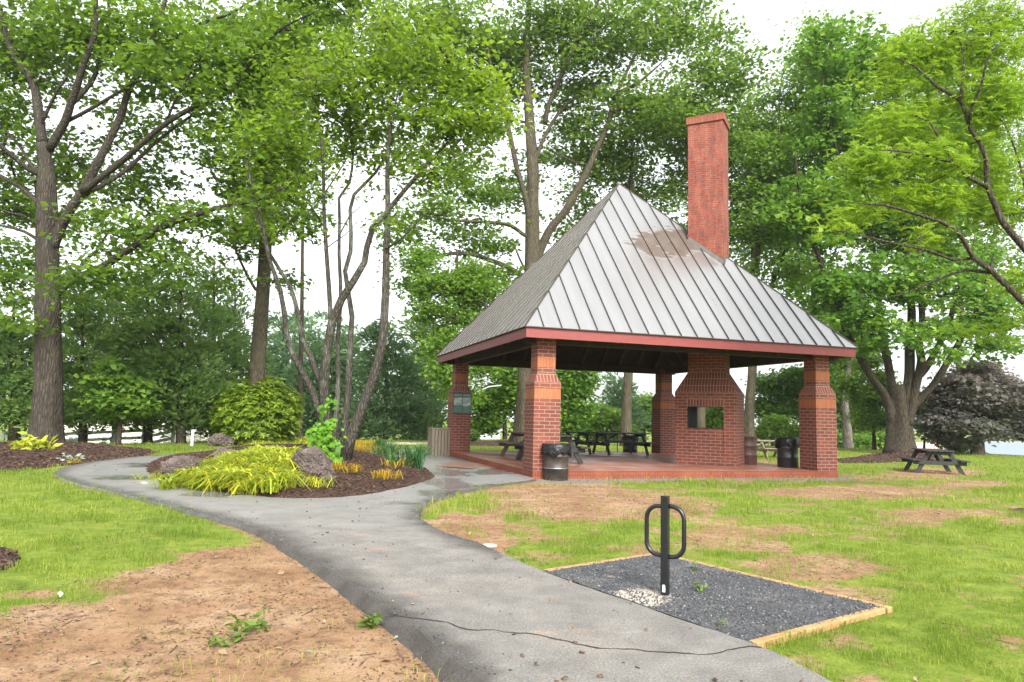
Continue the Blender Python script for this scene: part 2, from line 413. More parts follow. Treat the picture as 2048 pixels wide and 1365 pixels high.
def ground_mat():
    m, nt, b = new_mat('lawn_and_clay'); n = N(nt); g = n.gen()
    A = lambda k: n('Attribute', _attribute_name=k).outputs['Fac']
    f1 = n.noise(g, 1.1, 6, .65); f2 = n.noise(g, 7, 6, .7); f3 = n.noise(g, 55, 4, .75)
    dirt = n.ramp(f1, [(.3, (.215, .120, .063)), (.5, (.315, .194, .108)), (.72, (.42, .30, .195))])
    dirt = n.mix(n.rng(f2, .48, .64, 0, .65), dirt, (.120, .068, .042))
    spk = n.ramp(f3, [(.30, (.42, .38, .34)), (.5, (1, 1, 1)), (.74, (1.28, 1.26, 1.22))])
    dirt = n.mix(.7, dirt, spk, 'MULTIPLY')
    deb = n.noise(n.map(g, (1, 1, 1)), 16, 8, .85)
    dirt = n.mix(n.rng(deb, .55, .66, 0, .8), dirt, (.085, .057, .038))
    gr = n.ramp(n.noise(g, 3.2, 7, .75), [(.28, (.075, .120, .016)), (.5, (.155, .215, .028)), (.72, (.27, .30, .055))])
    gr = n.mix(n.rng(f1, .52, .75, 0, .5), gr, (.30, .30, .07))
    gr = n.mix(.6, gr, n.ramp(n.noise(g, 38, 5, .8), [(.3, (.45, .5, .35)), (.7, (1.3, 1.25, 1.2))]), 'MULTIPLY')
    k = n.math('ADD', A('grass'), n.math('MULTIPLY', n.math('SUBTRACT', n.math('ADD', f2, n.math('MULTIPLY', f3, .5)), .75), .9))
    col = n.mix(n.rng(k, .36, .58), dirt, gr)
    gv = n.ramp(n.noise(g, 60, 4, .8), [(.3, (.07, .065, .06)), (.5, (.20, .185, .17)), (.75, (.42, .38, .34))])
    col = n.mix(n.rng(n.math('ADD', A('gravel'), n.math('MULTIPLY', n.math('SUBTRACT', f2, .5), 1.0)), .35, .6, 0, .85), col, gv)
    mu, mh = mulch_nodes(n, g)
    col = n.mix(n.rng(n.math('ADD', A('mulch'), n.math('MULTIPLY', n.math('SUBTRACT', f2, .5), .6)), .42, .56), col, mu)
    n.l(col, b.inputs['Base Color']); b.inputs['Roughness'].default_value = .92; b.inputs['Specular IOR Level'].default_value = .15
    n.bump(n.math('ADD', n.math('ADD', f2, n.math('MULTIPLY', f3, .5)), n.math('MULTIPLY', mh, A('mulch'))), b, .8, .035)
    return m
M['ground'] = ground_mat()

def pad_mat():
    m, nt, b = new_mat('blue_grey_gravel'); n = N(nt); g = n.gen()
    vo = n('TexVoronoi', Scale=105.); n.l(g, vo.inputs['Vector'])
    c = n.ramp(n.noise(g, 48, 5, .85), [(.3, (.030, .031, .034)), (.5, (.082, .084, .090)), (.7, (.20, .20, .20))])
    c = n.mix(.5, c, n.ramp(vo.outputs['Distance'], [(0., (1.3, 1.3, 1.3)), (.7, (.35, .35, .35))]), 'MULTIPLY')
    c = n.mix(n.rng(n.noise(g, 1.6, 5), .52, .68, 0, .35), c, (.30, .28, .25))
    pale = n('Attribute', _attribute_name='pale').outputs['Fac']
    k = n.rng(n.math('ADD', pale, n.math('MULTIPLY', n.math('SUBTRACT', n.noise(g, 22, 5, .8), .5), 1.7)), .42, .56)
    c = n.mix(k, c, n.ramp(n.noise(g, 40, 3), [(.3, (.40, .34, .27)), (.7, (.62, .56, .47))]))
    n.l(c, b.inputs['Base Color']); b.inputs['Roughness'].default_value = .85
    n.bump(n.math('SUBTRACT', 1., vo.outputs['Distance']), b, .9, .012)
    return m
M['pad'] = pad_mat()
M['apron'] = simple_mat('wet_red_concrete', (.19, .10, .075), (.36, .22, .17), 2.2, .3, .1)

# ------------------------------------------------------------------ object helpers
def link(o, parent=None):
    COL.objects.link(o)
    if parent is not None: o.parent = parent
    return o

def tag(o, label=None, cat=None, group=None, kind=None):
    if label: o['label'] = label
    if cat: o['category'] = cat
    if group: o['group'] = group
    if kind: o['kind'] = kind
    return o

def thing(name, label, cat, loc=(0, 0, 0), rz=0., group=None, sc=1.):
    o = bpy.data.objects.new(name, None); link(o)
    o.location = tuple(loc); o.rotation_euler = (0, 0, rz); o.scale = (sc, sc, sc); o.empty_display_size = .2
    return tag(o, label, cat, group)

def copy_tree(o, parent=None):
    c = o.copy(); link(c)
    if parent is not None:
        c.parent = parent; c.matrix_parent_inverse = o.matrix_parent_inverse
    for ch in list(o.children): copy_tree(ch, c)
    return c

class MB:
    def __init__(s): s.v, s.f, s.uv, s.m = [], [], [], []
    def add(s, vs, fs, uvs=None, mi=0):
        b = len(s.v); s.v += [tuple(map(float, p)) for p in vs]
        for i, f in enumerate(fs):
            s.f.append(tuple(b+k for k in f)); s.uv.append(uvs[i] if uvs else None); s.m.append(mi)
        return s
    def box(s, c, d, M4=None, mi=0):
        x, y, z = d[0]/2, d[1]/2, d[2]/2
        vs = [Vector((a*x, b*y, e*z)) for a in (-1, 1) for b in (-1, 1) for e in (-1, 1)]
        if M4 is not None: vs = [M4 @ p for p in vs]
        vs = [p+Vector(c) for p in vs]
        return s.add(vs, [(0, 1, 3, 2), (4, 6, 7, 5), (0, 4, 5, 1), (2, 3, 7, 6), (0, 2, 6, 4), (1, 5, 7, 3)], mi=mi)
    def beam(s, p0, p1, w, h, up=(0, 0, 1), mi=0):
        p0, p1 = Vector(p0), Vector(p1); d = (p1-p0).normalized(); up = Vector(up)
        x = d.cross(up).normalized(); y = x.cross(d).normalized()
        vs = [p+x*a*w/2+y*b*h/2 for p in (p0, p1) for a, b in ((-1, -1), (1, -1), (1, 1), (-1, 1))]
        return s.add(vs, [(3, 2, 1, 0), (4, 5, 6, 7), (0, 1, 5, 4), (1, 2, 6, 5), (2, 3, 7, 6), (3, 0, 4, 7)], mi=mi)
    def tube(s, pts, rad, n=8, cap=True, mi=0, wob=0.):
        pts = [Vector(p) for p in pts]; k = len(pts)
        if not hasattr(rad, '__len__'): rad = [rad]*k
        t0 = (pts[1]-pts[0]).normalized()
        x = t0.cross(Vector((.31, .93, .2))); x = (x if x.length > 1e-3 else t0.cross(Vector((1, 0, 0)))).normalized()
        vs = []
        for i in range(k):
            t = (pts[min(i+1, k-1)]-pts[max(i-1, 0)])
            t = t.normalized() if t.length > 1e-9 else t0
            x = (x-t*x.dot(t)); x = x.normalized() if x.length > 1e-6 else t.orthogonal().normalized()
            y = t.cross(x)
            for j in range(n):
                a = 2*math.pi*j/n
                r = rad[i]*(1+wob*math.sin(a*3+i*.35)+wob*.8*math.sin(a*5-i*.22+1)) if wob else rad[i]
                vs.append(pts[i]+x*math.cos(a)*r+y*math.sin(a)*r)
        fs = [(i*n+j, i*n+(j+1) % n, (i+1)*n+(j+1) % n, (i+1)*n+j) for i in range(k-1) for j in range(n)]
        if cap: fs += [tuple(range(n-1, -1, -1)), tuple(range((k-1)*n, k*n))]
        return s.add(vs, fs, mi=mi)
    def lathe(s, prof, n=28, mi=0, c=(0, 0, 0)):
        vs = [(c[0]+r*math.cos(2*math.pi*j/n), c[1]+r*math.sin(2*math.pi*j/n), c[2]+z) for r, z in prof for j in range(n)]
        k = len(prof)
        return s.add(vs, [(i*n+j, i*n+(j+1) % n, (i+1)*n+(j+1) % n, (i+1)*n+j) for i in range(k-1) for j in range(n)], mi=mi)
    def wall_uv(s, p0, p1, z0, z1, q0=None, q1=None, mi=0, u0=0., v0=None):
        """quad from bottom edge p0-p1 at z0 to top edge (q0-q1 at z1) with metric UVs"""
        q0 = q0 or p0; q1 = q1 or p1
        a, b, c, d = Vector((*p0, z0)), Vector((*p1, z0)), Vector((*q1, z1)), Vector((*q0, z1))
        e = (b-a).normalized(); hgt = ((d-a)-e*(d-a).dot(e)).length
        vb = z0 if v0 is None else v0
        uv = [(u0, vb), (u0+(b-a).length, vb), (u0+(c-a).dot(e), vb+hgt), (u0+(d-a).dot(e), vb+hgt)]
        return s.add([a, b, c, d], [(0, 1, 2, 3)], [uv], mi)
    def prism_uv(s, lo, hi, z0, z1, lo2=None, hi2=None, top=False, bottom=False, mi=0, v0=None):
        lo2 = lo2 or lo; hi2 = hi2 or hi
        P = [(lo[0], lo[1]), (hi[0], lo[1]), (hi[0], hi[1]), (lo[0], hi[1])]
        Q = [(lo2[0], lo2[1]), (hi2[0], lo2[1]), (hi2[0], hi2[1]), (lo2[0], hi2[1])]
        for i in range(4):
            j = (i+1) % 4
            s.wall_uv(P[i], P[j], z0, z1, Q[i], Q[j], mi, u0=.13*i, v0=v0)
        if top: s.add([(*p, z1) for p in Q], [(0, 1, 2, 3)], [[tuple(p) for p in Q]], mi)
        if bottom: s.add([(*p, z0) for p in P], [(3, 2, 1, 0)], [[tuple(p) for p in P[::-1]]], mi)
        return s
    def build(s, name, mats, parent=None, smooth=False, bevel=0.):
        me = bpy.data.meshes.new(name); me.from_pydata(s.v, [], s.f); 
        mats = mats if isinstance(mats, (list, tuple)) else [mats]
        for m in mats: me.materials.append(m)
        if len(mats) > 1: me.polygons.foreach_set('material_index', s.m)
        if any(u is not None for u in s.uv):
            lay = me.uv_layers.new(name='UVMap'); i = 0
            for u, f in zip(s.uv, s.f):
                for k in range(len(f)):
                    if u is not None: lay.data[i].uv = u[k]
                    i += 1
        if smooth: me.polygons.foreach_set('use_smooth', [True]*len(me.polygons))
        me.update()
        o = bpy.data.objects.new(name, me); link(o, parent)
        if bevel:
            b = o.modifiers.new('edge', 'BEVEL'); b.width = bevel; b.segments = 2; b.limit_method = 'ANGLE'
        return o

def np_mesh(name, V, quads, mat, parent=None, tint=None, tris=None, smooth=False, attrs=None):
    me = bpy.data.meshes.new(name)
    V = np.ascontiguousarray(V, np.float32)
    parts = []
    if quads is not None and len(quads): parts.append((np.asarray(quads, np.int32), 4))
    if tris is not None and len(tris): parts.append((np.asarray(tris, np.int32), 3))
    nl = sum(len(q)*k for q, k in parts); npoly = sum(len(q) for q, k in parts)
    me.vertices.add(len(V)); me.vertices.foreach_set('co', V.ravel())
    me.loops.add(nl); me.polygons.add(npoly)
    li = np.concatenate([q.ravel() for q, k in parts]); tot = np.concatenate([np.full(len(q), k, np.int32) for q, k in parts])
    st = np.concatenate([[0], np.cumsum(tot)[:-1]]).astype(np.int32)
    me.loops.foreach_set('vertex_index', li); me.polygons.foreach_set('loop_start', st); me.polygons.foreach_set('loop_total', tot)
    if smooth: me.polygons.foreach_set('use_smooth', np.ones(npoly, bool))
    if tint is not None:
        a = me.attributes.new('tint', 'FLOAT', 'FACE'); a.data.foreach_set('value', np.ascontiguousarray(tint, np.float32))
    for k, val in (attrs or {}).items():
        a = me.attributes.new(k, 'FLOAT', 'POINT'); a.data.foreach_set('value', np.ascontiguousarray(val, np.float32))
    for m in (mat if isinstance(mat, list) else [mat]): me.materials.append(m)
    me.update(calc_edges=True)
    o = bpy.data.objects.new(name, me); link(o, parent)
    return o

def nrm(a): return a/np.maximum(np.linalg.norm(a, axis=-1, keepdims=True), 1e-9)

def leaf_quads(P, size, aspect=.55, tilt=.6, droop=.25, fold=.12, rng=RNG, dirs=None, normals=None):
    """one folded kite per leaf"""
    n = len(P)
    if dirs is None:
        a = rng.uniform(0, 2*np.pi, n)
        dirs = np.c_[np.cos(a), np.sin(a), rng.normal(-droop, .35, n)]
    dirs = nrm(dirs)
    if normals is None:
        normals = nrm(rng.normal(0, tilt, (n, 3))+np.array([0, 0, 1.]))
    side = nrm(np.cross(normals, dirs)); normals = np.cross(dirs, side)
    L = (np.asarray(size)*np.ones(n))[:, None]*rng.uniform(.55, 1.5, (n, 1)); W = L*aspect*.5*rng.uniform(.75, 1.3, (n, 1))
    V = np.stack([P, P+dirs*L*.5+side*W+normals*L*fold, P+dirs*L, P+dirs*L*.5-side*W+normals*L*fold], 1).reshape(-1, 3)
    Q = np.arange(4*n).reshape(n, 4)
    return V, Q

# ------------------------------------------------------------------ trees
def limb_pts(spec):
    """spec: list of (px,py,diam_px) with a start and end distance -> world points and radii"""
    return spec

def make_tree(name, label, d, limbs, blobs, leaf, bark, n_att=500, per=70, lsize=.16, rc=(.5, .5, .32), aspect=.6, tilt=.6, droop=.25,
              holes=(), seed=1, dsc=.8, dof=0., shell=.5, group=None, cat='tree', tint=(.5, .22), base=None, conifer=False, wob=.06, twig=.012, extra_leaf=None, light_top=.0,
              pinnate=False, zmin=None):
    rng = np.random.default_rng(seed)
    # limbs -> world
    W = []
    for L in limbs:
        pts = L['p']; n = len(pts); d0, d1 = L.get('d', (0, 0))
        arc = np.r_[0, np.cumsum(np.hypot(np.diff([p[0] for p in pts]), np.diff([p[1] for p in pts])))]; arc = arc/max(arc[-1], 1e-6)
        P = np.array([at(p[0], p[1], d+d0+(d1-d0)*t) for p, t in zip(pts, arc)])
        w0, w1 = L['w']
        rad = np.interp(arc, [0, 1], [w0, w1]) if not hasattr(w0, '__len__') else np.interp(arc, w0, w1)
        rad = rad*.5*d/F
        if W: rad = rad*.86; rad[-1] *= .3
        # resample smoothly
        out, rr = [], []
        for i in range(n-1):
            p0, p1, p2, p3 = P[max(i-1, 0)], P[i], P[i+1], P[min(i+2, n-1)]
            k = max(1, int(np.linalg.norm(p2-p1)/.35))
            for j in range(k):
                t = j/k
                out.append(.5*((2*p1)+(p2-p0)*t+(2*p0-5*p1+4*p2-p3)*t*t+(3*p1-p0-3*p2+p3)*t**3)); rr.append(rad[i]*(1-t)+rad[i+1]*t)
        out.append(P[-1]); rr.append(rad[-1])
        W.append((np.array(out), np.array(rr)))
    root = W[0][0][0].copy() if base is None else np.array(base, float)
    root[2] = float(ground_h(root[0], root[1]))+(float(mound_h(root[0], root[1])))
    T = thing(name, label, cat, root, 0, group)
    if W[0][0][0][2] > root[2]-.1:   # carry the trunk down into the ground
        P, r = W[0]; q = P[0].copy(); q[2] = root[2]-.15
        if P[0][2]-q[2] > .02:
            W[0] = (np.vstack([q, P]), np.r_[r[0]*1.12, r])
    nodes = np.vstack([p for p, _ in W]); nrad = np.concatenate([r for _, r in W])
    # attractors
    att = []; tot = sum(b[2]*b[3]*b[5] if len(b) > 5 else b[2]*b[3] for b in blobs)
    for b in blobs:
        cx, cy, rx, ry = b[:4]; dz = b[4] if len(b) > 4 else 0; w = b[5] if len(b) > 5 else 1; rd = b[6] if len(b) > 6 else None
        k = max(3, int(n_att*rx*ry*w/tot))
        dz += dof; c = at(cx, cy, d+dz); s = (d+dz)/F
        u = rng.normal(size=(k, 3)); u = u/np.linalg.norm(u, axis=1, keepdims=True)*rng.uniform(.0, 1, (k, 1))**shell
        u = u*(1+.5*(fbm(u[:, :1]*2.1+cx*.013, u[:, 2:]*2.1+u[:, 1:2]*1.7+cy*.011, seed, 3)-.5)*2)
        rdm = rd if rd else dsc*rx*s
        att.append(c+u*np.array([rx*s, rdm, ry*s]))
    A = np.vstack(att)
    # clumpiness: drop attractors where a 3-D noise is low
    nz = fbm(A[:, 0]*.45+A[:, 1]*.31, A[:, 2]*.5+A[:, 1]*.27, seed*3, 3)
    A = A[nz > np.quantile(nz, .12)]
    if zmin is not None: A = A[A[:, 2] > zmin]
    A = A[A[:, 2] > root[2]+.3]
    if len(holes):
        px, py = to_px(A); keep = np.ones(len(A), bool)
        for hx, hy, hr in holes: keep &= np.hypot(px-hx, py-hy) > hr
        A = A[keep]
    # greedy growth from the limbs to every attractor
    cap = len(nodes)+len(A)*6
    NP = np.zeros((cap, 3)); NP[:len(nodes)] = nodes; cnt = len(nodes)
    par = np.full(cap, -1); isl = np.zeros(cap, bool); isl[:cnt] = True
    best = np.full(len(A), 1e9); bi = np.zeros(len(A), int)
    for s0 in range(0, cnt, 400):
        D = np.linalg.norm(A[:, None]-nodes[None, s0:s0+400], axis=2); j = D.argmin(1); m = D[np.arange(len(A)), j]
        u = m < best; best[u] = m[u]; bi[u] = j[u]+s0
    alive = np.ones(len(A), bool); chains = []; tips = np.zeros(len(A), int)
    load = np.zeros(cap)
    for _ in range(len(A)):
        i = int(np.where(alive, best, 1e9).argmin()); alive[i] = False
        s0 = bi[i]; p0 = NP[s0]; p1 = A[i]; L = best[i]
        k = int(min(5, max(1, round(L/.45)))); ids = [s0]
        off = rng.normal(0, .09*L, 3); off[2] += .10*L
        new = []
        for q in range(1, k+1):
            t = q/k; pt = p0*(1-t)+p1*t+off*math.sin(math.pi*t)+(rng.normal(0, .03*L, 3) if q < k else 0)
            NP[cnt] = pt; par[cnt] = ids[-1]; ids.append(cnt); new.append(cnt); cnt += 1
        chains.append(ids); tips[i] = ids[-1]
        nn = NP[new]
        D = np.linalg.norm(A[:, None]-nn[None], axis=2); j = D.argmin(1); m = D[np.arange(len(A)), j]
        u = alive & (m < best); best[u] = m[u]; bi[u] = np.array(new)[j[u]]
    for i in range(cnt-1, -1, -1):
        if not isl[i]:
            if load[i] == 0: load[i] = 1
            p = par[i]
            if p >= 0 and not isl[p]: load[p] += load[i]
    mb = MB()
    for k, (P, r) in enumerate(W):
        big = r[0] > .12
        mb.tube(P, list(r), 20 if r[0] > .25 else 12 if big else 7, cap=True, wob=wob if big else 0)
    for ids in chains:
        r = [min(twig*max(load[i], 1)**.45, .09) for i in ids[1:]]
        r = [max(r[0], r[0])]+r; r[-1] *= .6
        mb.tube([NP[i] for i in ids], r, 4 if r[0] > .02 else 3, cap=False)
    tr = mb.build('trunk', M[bark], T, smooth=True)
    tr.matrix_parent_inverse = Matrix.Translation(-Vector(root))
    # leaves
    k = np.maximum(3, rng.poisson(per, len(A))); idx = np.repeat(np.arange(len(A)), k)
    rcv = np.array(rc)
    if conifer:
        cen = W[0][0][0]
        out = A-np.array([cen[0], cen[1], 0]); out[:, 2] = 0; out = nrm(out)
        off = rng.normal(0, .5, (len(idx), 2)); r2 = (off**2).sum(1)
        sc = rng.uniform(.6, 1.35, len(A))[idx]
        P = A[idx]+np.c_[off*rcv[0]*sc[:, None], (.42-.55*r2)*rcv[0]*sc+rng.normal(0, .07, len(idx))]+out[idx]*.25
        dirs = nrm(np.c_[off*1.1, .35+rng.normal(0, .3, len(idx))]+out[idx]*.5+rng.normal(0, .25, (len(idx), 3)))
        V, Q = leaf_quads(P, lsize, aspect, tilt, droop, .05, rng, dirs)
    else:
        P = A[idx]+rng.normal(0, 1, (len(idx), 3))*rcv*.62
        V, Q = None, None
        if pinnate:
            n = len(P); a = rng.uniform(0, 2*np.pi, n)
            dr = nrm(np.c_[np.cos(a), np.sin(a), rng.normal(-.35, .3, n)]); nm = nrm(rng.normal(0, .45, (n, 3))+np.array([0, 0, 1.]))
            sd = nrm(np.cross(nm, dr)); L = lsize*rng.uniform(.7, 1.3, n)
            PP, DD, NN = [], [], []
            for q in range(6):
                for sg in (-1, 1):
                    PP.append(P+dr*(L*(.15+.15*q))[:, None]); DD.append(nrm(dr*.55+sd*sg)); NN.append(nm)
            PP.append(P+dr*L[:, None]*.95); DD.append(dr); NN.append(nm)
            V, Q = leaf_quads(np.vstack(PP), lsize*.27, .42, rng=rng, dirs=np.vstack(DD), normals=np.vstack(NN))
            idx = np.tile(idx, 13); P = np.tile(P, (13, 1))
        else:
            V, Q = leaf_quads(P, lsize, aspect, tilt, droop, .12, rng)
    ca = rng.normal(0, tint[1]*.75, len(A))
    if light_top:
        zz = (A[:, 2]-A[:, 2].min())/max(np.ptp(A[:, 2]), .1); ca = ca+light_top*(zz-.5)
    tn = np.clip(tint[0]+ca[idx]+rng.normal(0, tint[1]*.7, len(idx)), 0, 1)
    if extra_leaf is not None: tn = extra_leaf(P, tn, rng)
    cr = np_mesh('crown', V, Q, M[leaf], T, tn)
    cr.matrix_parent_inverse = Matrix.Translation(-Vector(root))
    return T


# ================================================================== SETTING
# ground: one polar sheet, fine where the camera looks, reaching the horizon
DIRT = [(1180, 1010, 190, 34, 1.), (1090, 985, 150, 22, .9), (1350, 1015, 120, 26, .55), (1720, 985, 190, 13, 1.), (1880, 1028, 120, 12, .8),
        (1950, 968, 90, 7, .7), (1620, 1135, 130, 26, .75), (1480, 1085, 110, 20, .6), (1420, 1065, 80, 16, .5), (1750, 955, 120, 8, .6),
        (960, 1088, 60, 16, .7), (880, 1075, 45, 26, .6), (1050, 1075, 80, 12, .5), (1870, 945, 80, 9, .9), (1240, 1150, 120, 12, .3),
        (1700, 1190, 90, 20, .6), (1600, 1330, 60, 30, .5), (1560, 1060, 90, 10, .5), (1830, 1045, 70, 9, .6), (1500, 930, 90, 8, .8), (1330, 1105, 90, 20, .4)]

def masks(x, y):
    px, py = to_px(np.stack([x, y, np.zeros_like(x)], -1))
    front = y > 2
    n1 = fbm(x*.55, y*.55, 41, 5); n2 = fbm(x*2.3, y*2.3, 43, 4)
    g = .84-.28*sstep(.50, .64, fbm(x*2.4, y*2.4, 47, 4))*(x > -1.5)
    # bare clay in the left foreground, its border running up to the path
    lim = np.interp(px, [-300, 0, 200, 330, 450, 500, 1010], [1230, 1205, 1165, 1120, 1060, 1050, 1040])
    bare = sstep(-28, 34, py-lim+(n1-.5)*150+(n2-.5)*70)*(px < 1010)*front
    g = g*(1-.92*bare)
    for cx, cy, rx, ry, s in DIRT:
        q = np.hypot((px-cx)/rx, (py-cy)/ry)
        g = g*(1-.9*s*sstep(1.35, .55, q+(n1-.5)*1.2+(n2-.5)*.6)*front)
    right = (px > 840) & (py > 940) & front
    g = np.where(right, g*(1-.55*sstep(.50, .68, n2*.6+n1*.4)), g*(1-.25*sstep(.52, .7, n2)))
    pd = poly_dist(x, y, PATH[::2])
    g = np.where(front, g*(.35+.65*sstep(.0, .16, pd+(n2-.5)*.25)), g)
    gravel = sstep(1.5, .2, np.hypot(*_pav_out(x, y))+(n1-.5)*1.6)*front*(px > 1040)
    g = g*(1-.8*gravel)
    mul = np.zeros(x.shape)
    for B in (BED_OAK, BED_MAPLE, BED_BACK, BED_NEAR, BED_SIDE):
        i = in_poly(x, y, B); d = poly_dist(x, y, B)
        mul = np.maximum(mul, np.where(i, .5+np.minimum(d*1.5, .5), np.maximum(.5-d*1.5, 0)))
    g = g*(1-sstep(.4, .6, mul))
    return g, gravel, mul

def build_ground():
    th = np.r_[np.linspace(R(-42), R(42), 520), np.linspace(R(46), R(314), 60)]
    r = np.r_[.3, 1., 1.8, 2.6, np.geomspace(3.2, 60, 330), np.geomspace(64, 900, 24)]
    T, Rr = np.meshgrid(th, r, indexing='ij')
    x, y = (np.sin(T)*Rr).ravel(), (np.cos(T)*Rr).ravel()
    z = ground_h(x, y)
    g, gv, mu = masks(x, y)
    ins = in_poly(x, y, PATH) | in_poly(x, y, PAD) | in_poly(x, y, MOUND)
    z = z-.13*ins
    nt_, nr = len(th), len(r)
    i, j = np.meshgrid(np.arange(nt_), np.arange(nr-1), indexing='ij')
    i2 = (i+1) % nt_
    Q = np.stack([i*nr+j, i2*nr+j, i2*nr+j+1, i*nr+j+1], -1).reshape(-1, 4)[:, ::-1]
    Q = np.ascontiguousarray(Q)
    o = np_mesh('ground', np.c_[x, y, z], Q, M['ground'], smooth=True, attrs={'grass': g, 'gravel': gv, 'mulch': mu})
    tag(o, 'patchy green lawn and bare clay ground around the pavilion', None, None, 'structure')
build_ground()

def sheet(name, poly, zf, mat, step, attrs=None, skirt=None, parent=None, kind='structure', label=None):
    """a filled outline with interior points on a grid, a height function and an optional crumbled skirt"""
    poly = np.asarray(poly)
    bm = bmesh.new()
    x0, y0 = poly.min(0); x1, y1 = poly.max(0)
    from mathutils.geometry import delaunay_2d_cdt
    pts = []
    yy = y0
    while yy < y1:
        s = step(yy) if callable(step) else step
        xs = np.arange(x0, x1, s)+(RNG.random()*s)
        c = np.c_[xs, np.full(len(xs), yy)+RNG.uniform(-.2, .2, len(xs))*s]
        ok = in_poly(c[:, 0], c[:, 1], poly)
        c = c[ok]
        if len(c): c = c[poly_dist(c[:, 0], c[:, 1], poly) > s*.35]
        pts += [Vector(p) for p in c]
        yy += s
    n = len(poly)
    vs, es, fs, *_ = delaunay_2d_cdt([Vector(p) for p in poly]+pts, [(i, (i+1) % n) for i in range(n)], [], 1, 1e-5)
    V = np.array([(v.x, v.y) for v in vs])
    Z = zf(V[:, 0], V[:, 1])
    tris = np.array([f for f in fs if len(f) == 3], np.int32)
    P3 = np.c_[V, Z]
    quads = None
    A = {k: f(V[:, 0], V[:, 1]) for k, f in (attrs or {}).items()}
    if skirt:
        w, dep = skirt
        d = np.roll(poly, -1, 0)-np.roll(poly, 1, 0); d = d/np.maximum(np.linalg.norm(d, axis=1, keepdims=True), 1e-6)
        out = np.c_[d[:, 1], -d[:, 0]]
        ar = .5*np.sum(poly[:, 0]*np.roll(poly[:, 1], -1)-np.roll(poly[:, 0], -1)*poly[:, 1])
        out = out if ar > 0 else -out
        rings = [np.c_[poly, zf(poly[:, 0], poly[:, 1])]]
        for k, (fw, fd) in enumerate(((.3, .22), (.75, .62), (1.15, 1.))):
            ww = w*fw*(.7+.6*vnoise(poly[:, 0]*5, poly[:, 1]*5, 50+k))[:, None]
            rings.append(np.c_[poly+out*ww, rings[0][:, 2]-dep*fd*(.8+.4*vnoise(poly[:, 0]*6, poly[:, 1]*6, 60+k))])
        b = len(P3); S = np.vstack(rings); P3 = np.vstack([P3, S])
        q = []
        for k in range(len(rings)-1):
            for i in range(n):
                j = (i+1) % n; q.append((b+k*n+i, b+(k+1)*n+i, b+(k+1)*n+j, b+k*n+j))
        quads = np.array(q, np.int32)
        if ar <= 0: quads = quads[:, ::-1]
        for kk in A: A[kk] = np.r_[A[kk], np.ones(len(S)) if kk == 'edge' else np.zeros(len(S))]
    o = np_mesh(name, P3, quads, mat, parent, tris=tris, attrs=A, smooth=True)
    if label or kind: tag(o, label, None, None, kind)
    return o

PUD = [(905, 945, 38, 10), (890, 962, 42, 9), (915, 972, 42, 7), (880, 985, 40, 7), (985, 943, 50, 6), (925, 935, 40, 5), (300, 930, 50, 5), (250, 955, 70, 6), (420, 990, 60, 5), (780, 1005, 50, 5)]
def puddle(x, y):
    px, py = to_px(np.stack([x, y, np.full_like(x, .03)], -1)); r = np.zeros(x.shape)
    for cx, cy, rx, ry in PUD:
        r = np.maximum(r, sstep(1.25, .7, np.hypot((px-cx)/rx, (py-cy)/ry)+(fbm(x*3, y*3, 77)-.5)*1.4))
    return r
def path_z(x, y): return .030+.014*(fbm(x*.8, y*.8, 81)-.5)+.006*(fbm(x*4, y*4, 83)-.5)-.012*puddle(x, y)
def path_edge(x, y):
    d = poly_dist(x, y, PATH); return sstep(.42, .02, d+(fbm(x*4, y*4, 87)-.5)*.35)*sstep(3., 1.2, x-(y-4)*.02)*.95*(to_px(np.stack([x, y, np.zeros_like(x)], -1))[0] < 1000)
path = sheet('path', PATH, path_z, M['asphalt'], lambda y: .09 if y < 9 else .14 if y < 16 else .22, {'edge': path_edge, 'puddle': puddle}, (.09, .12),
             label='wet grey asphalt path forking round the planted mound')
# the open crack across the path
def strip(name, pp, w, z, mat, parent=None):
    P = smooth_closed([gp(*p)[:2] for p in pp], .05); P = P[:int(len(P)*.97)]
    k = int(np.argmin(np.linalg.norm(P-gp(*pp[-1])[:2], axis=1))); P = P[:k+1]
    P = P+np.c_[fbm(P[:, 0]*9, P[:, 1]*9, 5)-.5, fbm(P[:, 0]*9, P[:, 1]*9, 6)-.5]*.10
    d = np.gradient(P, axis=0); d = d/np.linalg.norm(d, axis=1, keepdims=True); nn = np.c_[-d[:, 1], d[:, 0]]
    ww = w*(.35+1.2*vnoise(P[:, 0]*14, P[:, 1]*14, 8))[:, None]
    L, Rg = P+nn*ww, P-nn*ww; n = len(P)
    V = np.vstack([np.c_[L, path_z(L[:, 0], L[:, 1])+z], np.c_[Rg, path_z(Rg[:, 0], Rg[:, 1])+z]])
    return np_mesh(name, V, np.array([(i, n+i, n+i+1, i+1) for i in range(n-1)]), mat, parent)
strip('crack', [(800, 1237), (870, 1250), (930, 1268), (1000, 1272), (1080, 1282), (1180, 1303), (1260, 1311), (1350, 1318), (1420, 1318), (1500, 1303), (1522, 1304)], .007, .0045, M['crack'], path)

mound = sheet('mulch_mound', MOUND, lambda x, y: .030+mound_h(x, y)+.03*(fbm(x*6, y*6, 91)-.5)*(poly_dist(x, y, MOUND) > .05), M['mulch'], lambda y: .10 if y < 16 else .2, None, (.05, .03),
              label='low mound of dark brown bark mulch inside the path fork')

